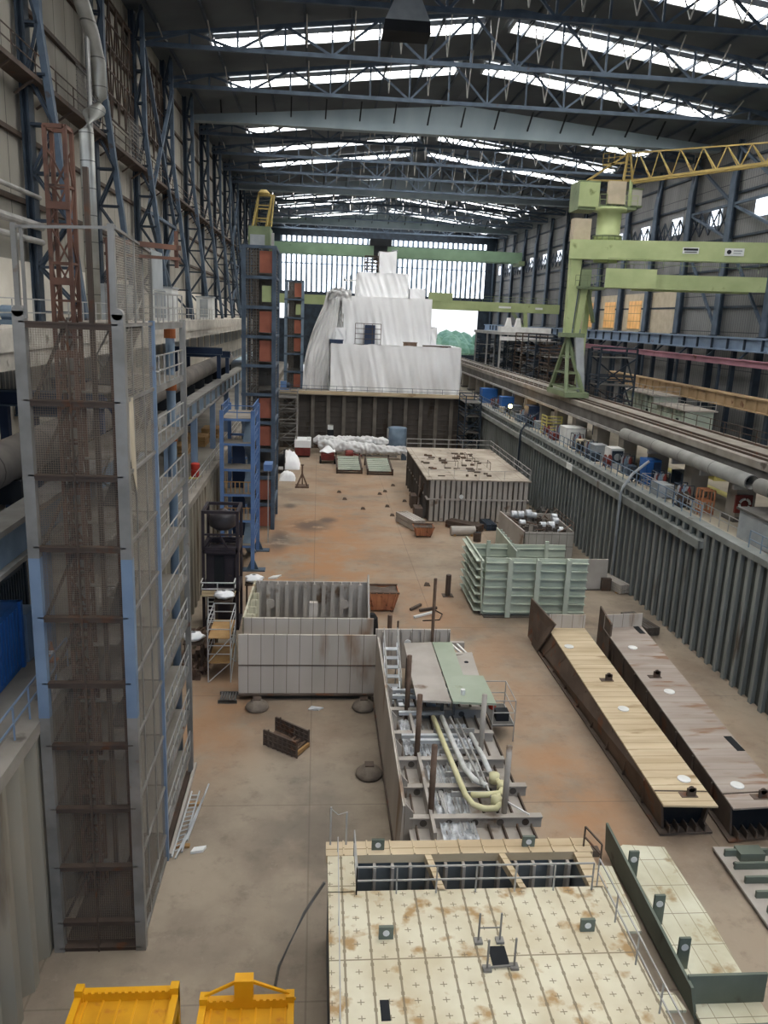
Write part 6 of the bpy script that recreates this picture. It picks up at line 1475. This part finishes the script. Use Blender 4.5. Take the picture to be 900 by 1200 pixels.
MB().tube((-1.8, 104, 1.2), (-1.8, 104, 2.9), .11, 10).build('screw', RUST, t); MB().bar((-1.8, 104, 1.8), (-2.5, 103.5, .2), .14).bar((-1.8, 104, 1.8), (-1.1, 103.5, .2), .14).bar((-1.8, 104, 1.8), (-1.8, 104.8, .2), .14).build('leg', RUST, t); MB().box(-2.7, 103.2, 0, -.9, 104.9, .2).build('base', RUST, t); MB().box(-2.0, 103.8, 2.9, -1.6, 104.2, 3.0).build('head', RUST, t)

# ================================================================== cranes
# bridge crane across the hall, far
t = thing('bridge_crane', 'green overhead bridge crane spanning the hall before the far door', 'crane', (18, 200, 36))
MB().box(-11.4, 199, 36.2, 48.4, 200.4, 38.6).build('girder', GREENG, t); MB().box(-11.4, 202.6, 36.2, 48.4, 204, 38.6).build('girder', GREENG, t)
MB().box(-12, 198.4, 35.6, -10.6, 204.6, 36.6).box(47.6, 198.4, 35.6, 49, 204.6, 36.6).build('end_carriage', GREEND, t)
MB().box(11.8, 198.6, 38.6, 16.8, 204.2, 40.2).box(12.6, 198.8, 35.2, 15.8, 199.0, 38.6).build('trolley', DARK, t); MB().box(16.9, 198.9, 37.1, 18.3, 199.0, 37.9).build('sign', GREYBOX, t)
m = MB()
for i in range(4): m.tube((17.05+.33*i, 198.86, 37.5), (17.25+.33*i, 198.86, 37.5), .12, 6)
m.build('sign_lettering', INK, t)
# semi-gantry behind the sheeting
t = thing('semi_gantry_crane', 'low green gantry crane with a slanted leg, reaching right behind the ship', 'crane', (30, 165, 24))
MB().box(-9, 164.4, 24.2, 48.5, 165.6, 26.0).build('girder', GREENC, t); MB().box(21.8, 164.2, 25.8, 26.5, 165.8, 27.4).build('machine_box', GREENC, t)
m = MB().rail([(26, 164.5, 26.0), (48, 164.5, 26.0)], 1.1, 2.2, .07); m.build('walkway_railing', GREEND, t)
MB().bar((39.0, 165, 24.2), (41.4, 164.6, 21.1), .9, .6).build('slanted_leg', GREEND, t); MB().bar((41.6, 165, 24.2), (42.0, 165, 21.1), .7).build('upright_leg', GREENC, t)
MB().box(40.4, 163, 20.4, 43.2, 167, 21.1).build('bogie', GREEND, t)
MB().box(36, 164.3, 24.9, 38.5, 164.38, 25.3).build('sign', SIGNW, t); MB().box(43.5, 164.3, 24.9, 45, 164.38, 25.3).build('sign', SIGNW, t)
MB().box(-9.6, 164, 9.7 if 0 else 21.1, -8.6, 166, 26).build('end_leg', GREEND, t)
# jib crane riding on the right runway
CYY = 95
def rot(mb, a=math.radians(-17.5), cx=28.8, cy=95):
    mb.v = [(cx+(x-cx)*math.cos(a)-(y-cy)*math.sin(a), cy+(x-cx)*math.sin(a)+(y-cy)*math.cos(a), z) for x, y, z in mb.v]; return mb
t = thing('jib_gantry_crane', 'big light green jib and gantry crane standing on the right runway', 'crane', (31, CYY, 13.7))
rot(MB().box(28.6, 94.2, 29.5, 49.9, 95.6, 31.6)).build('upper_girder', GREENC, t)
rot(MB().box(32.9, 93.6, 26.4, 38.4, 95.8, 28.5)).build('trolley_housing', GREENC, t)
rot(MB().box(36.0, 96.6, 26.3, 48.8, 98.0, 28.0).box(38.4, 94.6, 26.4, 50.3, 95.4, 28.0)).build('lower_girder', GREENC, t)
MB().box(29.6, 94, 26.2, 32.9, 98, 26.5).box(30.0, 94.2, 26.5, 31.2, 95.2, 28.4).build('platform', GREEND, t)
m = MB().rail([(29.6, 93.9, 26.5), (33, 93.9, 26.5)], 1.2, .7, .06).rail([(33, 93.7, 28.5), (49, 93.9, 28.3)], 1.1, 2.0, .05)
m.rail([(29.2, 96, 28), (36, 96, 28)], 1.2, 1, .06); rot(m).build('railing', GREEND, t)
MB().hexa([(28.7, 94.3, 21.2), (29.5, 94.3, 21.2), (29.5, 95.2, 21.2), (28.7, 95.2, 21.2)], [(28.75, 94.3, 29.5), (30.0, 94.3, 29.5), (30.0, 95.4, 29.5), (28.75, 95.4, 29.5)]).build('upper_leg', GREENC, t)
MB().hexa([(29.9, 94.6, 21.2), (30.5, 94.6, 21.2), (30.5, 95.2, 21.2), (29.9, 95.2, 21.2)], [(30.3, 94.6, 26.4), (31.1, 94.6, 26.4), (31.1, 95.4, 26.4), (30.3, 95.4, 26.4)]).build('upper_leg', GREENC, t)
MB().bar((32.0, 97, 26.3), (32.0, 98, 15), .6).build('rear_leg', GREENC, t); MB().bar((31.2, 95.2, 26.3), (32.6, 96.2, 22.5), .35).build('knee_brace', GREEND, t)
MB().box(28.3, 93.9, 20.7, 31.0, 95.6, 21.2).build('cross_head', GREEND, t)
m = MB(); ap = V((29.3, 95, 20.7))
fe = [V((27.9+.9, 92.2, 14.4)), V((27.9+.9, 98.6, 14.4)), V((30.9, 92.4, 14.4)), V((30.9, 98.6, 14.4))]
for p in fe: m.bar(ap, p, .38)
for s in (.35, .65, .92):
    q = [ap.lerp(p, s) for p in fe]; m.bar(q[0], q[1], .2).bar(q[2], q[3], .2).bar(q[0], q[2], .2).bar(q[1], q[3], .2)
m.build('lower_a_frame', GREEND, t)
MB().hexa([(30.5, 93.0, 14.5), (31.3, 93.0, 14.5), (31.3, 93.6, 14.5), (30.5, 93.6, 14.5)], [(29.8, 93.6, 20.7), (30.8, 93.6, 20.7), (30.8, 94.2, 20.7), (29.8, 94.2, 20.7)]).build('plated_leg', GREYBOX, t)
MB().box(28.6, 91.6, 13.9, 31.4, 99.4, 14.5).build('bogie', GREEND, t)
MB().lathe((32.9, 95, 29.3), [(1.35, 0), (1.35, 2.5), (1.55, 2.55), (1.55, 2.75), (1.35, 2.8), (1.35, 5.4), (1.9, 5.6), (1.9, 5.9)], 20).build('slewing_column', GREENC, t, True)
m = MB()
for k in range(14):
    a = 2*math.pi*k/14; m.bar((32.9+1.6*math.cos(a), 95+1.6*math.sin(a), 29.5), (32.9+1.6*math.cos(a), 95+1.6*math.sin(a), 32.2), .07)
m.lathe((32.9, 95, 32.1), [(1.55, 0), (1.68, 0), (1.68, .12), (1.55, .12)], 18); m.build('column_cage', GREEND, t)
MB().box(28.9, 95, 31.6, 30.9, 96.4, 34.0).build('electrical_house', BEIGE, t)
MB().box(29.0, 94.6, 34.9, 31.4, 98, 38.0).build('counterweight_house', GREEND, t); MB().box(29.0, 94.4, 35.2, 31.3, 94.6, 37.8).build('house_panel', GREENC, t)
MB().box(31.4, 94.4, 35.1, 35.8, 97.6, 35.5).build('slewing_deck', GREEND, t); MB().box(32.2, 94.0, 35.6, 34.2, 94.6, 38.0).build('beige_cabinet', BEIGE, t)
m = MB().rail([(31.4, 94.3, 35.5), (35.8, 94.3, 35.5)], 1.1, .7, .05).bar((34.9, 94.6, 35.4), (34.9, 94.6, 38.3), .3); m.build('deck_railing', GREENC, t)
MB().box(35.0, 94.4, 35.4, 36.4, 96.2, 35.6).box(35.0, 94.4, 37.3, 36.4, 96.2, 37.45).build('cab_frame', GREEND, t); MB().box(35.1, 94.5, 35.6, 36.3, 96.1, 37.3).build('cab_glazing', GLASSD, t)
m = MB().bar((30.0, 95.2, 38.0), (34.3, 95.2, 41.1), .2).bar((34.0, 94.8, 38.2), (34.4, 95, 41.3), .2).bar((35.1, 94.8, 38.2), (34.6, 95, 41.3), .2).bar((34.9, 97, 38.2), (34.5, 95.2, 41.3), .16).bar((30, 97.4, 38), (34.3, 95.2, 41.1), .16)
m.bar((30.0, 95.2, 38.1), (35, 95.2, 38.3), .2); m.rail([(31.6, 95.2, 40.0), (34.2, 95.2, 40.4)], 1.0, .6, .06).bar((31.6, 95.2, 39.8), (34.2, 95.2, 40.2), .2)
for i in range(7): m.bar((34.15+.05*i, 94.85, 38.4+.4*i), (34.95-.05*i, 94.85, 38.4+.4*i), .07)
m.build('a_frame', YELST, t)
P0a, P1a = V((34.9, 94.6, 38.2)), V((48.2, 71, 38.0)); P0b, P1b = V((35.4, 96, 38.2)), V((48.6, 72, 38.0)); T0, T1 = V((34.5, 95.2, 41.2)), V((48.4, 71.5, 39.2))
m = MB().bar(P0a, P1a, .24).bar(P0b, P1b, .24); m.build('jib_chord', YELST, t)
m = MB().bar(T0, T1, .14); n = 10
for i in range(n):
    a, b = P0a.lerp(P1a, i/n), P0a.lerp(P1a, (i+1)/n); tt = T0.lerp(T1, (i+.5)/n); a2, b2 = P0b.lerp(P1b, i/n), P0b.lerp(P1b, (i+1)/n)
    m.bar(a, tt, .1).bar(tt, b, .1).bar(a2, tt, .1).bar(tt, b2, .1).bar(a, b2, .08)
m.build('jib_lacing', YELST, t)
sg = rot(MB().box(40.9, 94.12, 30.3, 42.6, 94.2, 30.95)).build('sign', SIGNW, t); rot(MB().box(41.0, 94.08, 30.62, 42.5, 94.12, 30.85).box(41.1, 94.08, 30.42, 42.4, 94.12, 30.5)).build('sign_lettering', INK, sg)
sg = rot(MB().prism([(45.3, 94.12, 30.15), (47.3, 94.12, 30.15), (47.3, 94.12, 30.95), (45.3, 94.12, 30.95)], (0, .08, 0))).build('sign', SIGNW, t); rot(MB().lathe((45.75, 94.08, 30.55), [(.24, 0), (.24, .03)], 14, 'y')).build('emblem', INK, sg); rot(MB().box(46.2, 94.08, 30.62, 47.1, 94.12, 30.74).box(46.2, 94.08, 30.38, 47.0, 94.12, 30.46)).build('sign_lettering', GREYBOX, sg)

# ---- right quay: stair tower, pale sections, scaffold racks, platform
scaffold('stair_scaffold', 'dark blue steel stair tower beside the jib crane on the right', 'stair tower', 34.6, 98, 39.2, 101.5, [3.2, 6.2, 9.6], DKBLUE, ZQ, None, True, CONCD, .2)
def quay_section(x0, x1, y0, y1, z0, z1, lab):
    t = thing('quay_section', lab, 'ship section', ((x0+x1)/2, (y0+y1)/2, ZQ), 'pale green ship sections on the right quay')
    MB().box(x0, y0, z0, x1, y1, z1).build('walls', PALEG, t)
    m = MB()
    for y in [y0+1.2*i for i in range(int((y1-y0)/1.2))]: m.box(x0-.2, y, z0, x0, y+.1, z1)
    m.build('rib', PALEG, t); MB().box(x0-.6, y0-.4, z1, x1+.3, y1+.4, z1+.15).build('deck', PRIMERP, t)
    m = MB().rail([(x0-.5, y1, z1+.15), (x0-.5, y0-.3, z1+.15), (x1, y0-.3, z1+.15)], 1.0, 1.6, .06); m.build('railing', GALV, t)
    MB().box(x0-.05, y0+1.5, z0+.2, x0+.02, y0+2.6, z0+2.4).build('doorway', DARK, t)
    m = MB()
    for y in (y0+.5, y1-.8): m.box(x0, y, ZQ, x1, y+.4, z0)
    m.build('trestle', CONCD, t)
quay_section(41.2, 44.4, 87, 95, 9.8, 13.2, 'pale green ship section standing nearest on the right quay')
quay_section(41.5, 44.4, 96.5, 106, 9.8, 14.0, 'taller pale green ship section behind the nearest one on the right quay')
t = thing('low_green_section', 'low pale green stiffened wall section at the right edge of the quay', 'ship section', (42.5, 80, ZQ))
MB().box(40.4, 79, ZQ+.1, 44, 79.15, ZQ+2.2).box(40.4, 79.15, ZQ+.1, 40.55, 83, ZQ+2.2).build('wall', PALEG, t)
m = MB()
for x in (40.8, 41.8, 42.8, 43.8): m.box(x, 78.8, ZQ+.1, x+.12, 79, ZQ+2.2)
m.box(40.4, 78.8, ZQ+1.1, 44, 79, ZQ+1.2); m.build('rib', PALEG, t); MB().box(40.2, 78.6, ZQ, 44.2, 83, ZQ+.1).build('floor_plate', PALEG, t); MB().box(42.4, 78.7, ZQ+1.4, 42.8, 78.8, ZQ+1.9).build('red_box', RED, t)
m = MB(); random.seed(14)
for i in range(40):
    x = random.uniform(38.4, 40.2); y = random.uniform(78, 92); s = random.uniform(.2, .8); m.box(x, y, ZQ, x+s, y+s*1.4, ZQ+random.uniform(.15, .8))
tag(m.build('steel_offcuts', PALEG), 'litter of pale steel offcuts on the right quay before the green sections', 'offcuts', None, 'stuff')
container(36.2, 69.2, ZQ, 2.8, 1.8, 1.3, PALEYEL, 'low yellow skip behind a concrete column on the right quay', .25, 'yellow_skip')
container(36.6, 58.5, ZQ, 2.2, 1.6, 2.0, GREYBOX, 'grey ribbed box behind the near concrete column on the right', .3, 'storage_box')
solo(MB().box(33.6, 60, ZQ, 34.6, 78, ZQ+.02), 'yellow_line', PALEYEL, 'yellow floor line on the right quay behind the columns', 'floor marking')
k = 0
for (x, y, h) in ((35, 122, 9), (35.5, 132, 10.5), (36, 143, 10.5), (37, 154, 8.4), (40, 138, 10), (38.5, 168, 8.4), (42, 150, 10), (36, 182, 10)):
    scaffold('scaffold_rack', 'dark scaffold rack of pipes and gear on the right quay, %s from the jib crane' % ORD[k], 'scaffold', x, y, x+4.5, y+5, [2.1*(i+1) for i in range(int(h/2.1))], DKBLUE if k % 2 else BROWNST, ZQ, 'scaffold racks on the right quay', True, CONCD, .16)
    m = MB(); random.seed(30+k)
    for i in range(46):
        p = V((random.uniform(x, x+4.4), random.uniform(y, y+5), ZQ+random.choice([2.1*j for j in range(int(h/2.1))])+.1)); s = random.uniform(.25, .8); m.box(p.x, p.y, p.z, p.x+s, p.y+s, p.z+random.uniform(.3, 1.4))
    tag(m.build('stored_gear', [BULK, DKBLUE, GREYBOX, CONCD][k % 4]), 'mixed gear stored in the %s scaffold rack from the jib crane' % ORD[k], 'gear', None, 'stuff'); k += 1
t = thing('white_roofed_platform', 'long platform with a bright white roof edge beyond the jib crane', 'platform', (36, 165, ZQ))
MB().box(33.5, 150, 20.4, 43, 152.4, 21.4).box(33.5, 149.6, 18.9, 43, 150.2, 19.6).build('roof_edge', WHITE, t); MB().box(33.5, 150, 19.9, 43.5, 176, 20.4).build('roof', GALV, t)
m = MB()
for x in (33.8, 38, 42.6):
    for y in (151, 163, 175): m.bar((x, y, ZQ), (x, y, 19.9), .3)
m.build('leg', GALV, t)
for x in (35.2, 37.0): MB().hexa([(x-.6, 151, 21.4), (x+.6, 151, 21.4), (x+.6, 152, 21.4), (x-.6, 152, 21.4)], [(x-.2, 151, 23), (x+.3, 151, 23), (x+.3, 152, 23), (x-.2, 152, 23)]).build('roof_vent', WHITE, t)
for (x, y, z) in ((33.9, 100, 19), (32.9, 112, 20), (34, 136, 21)):
    pass
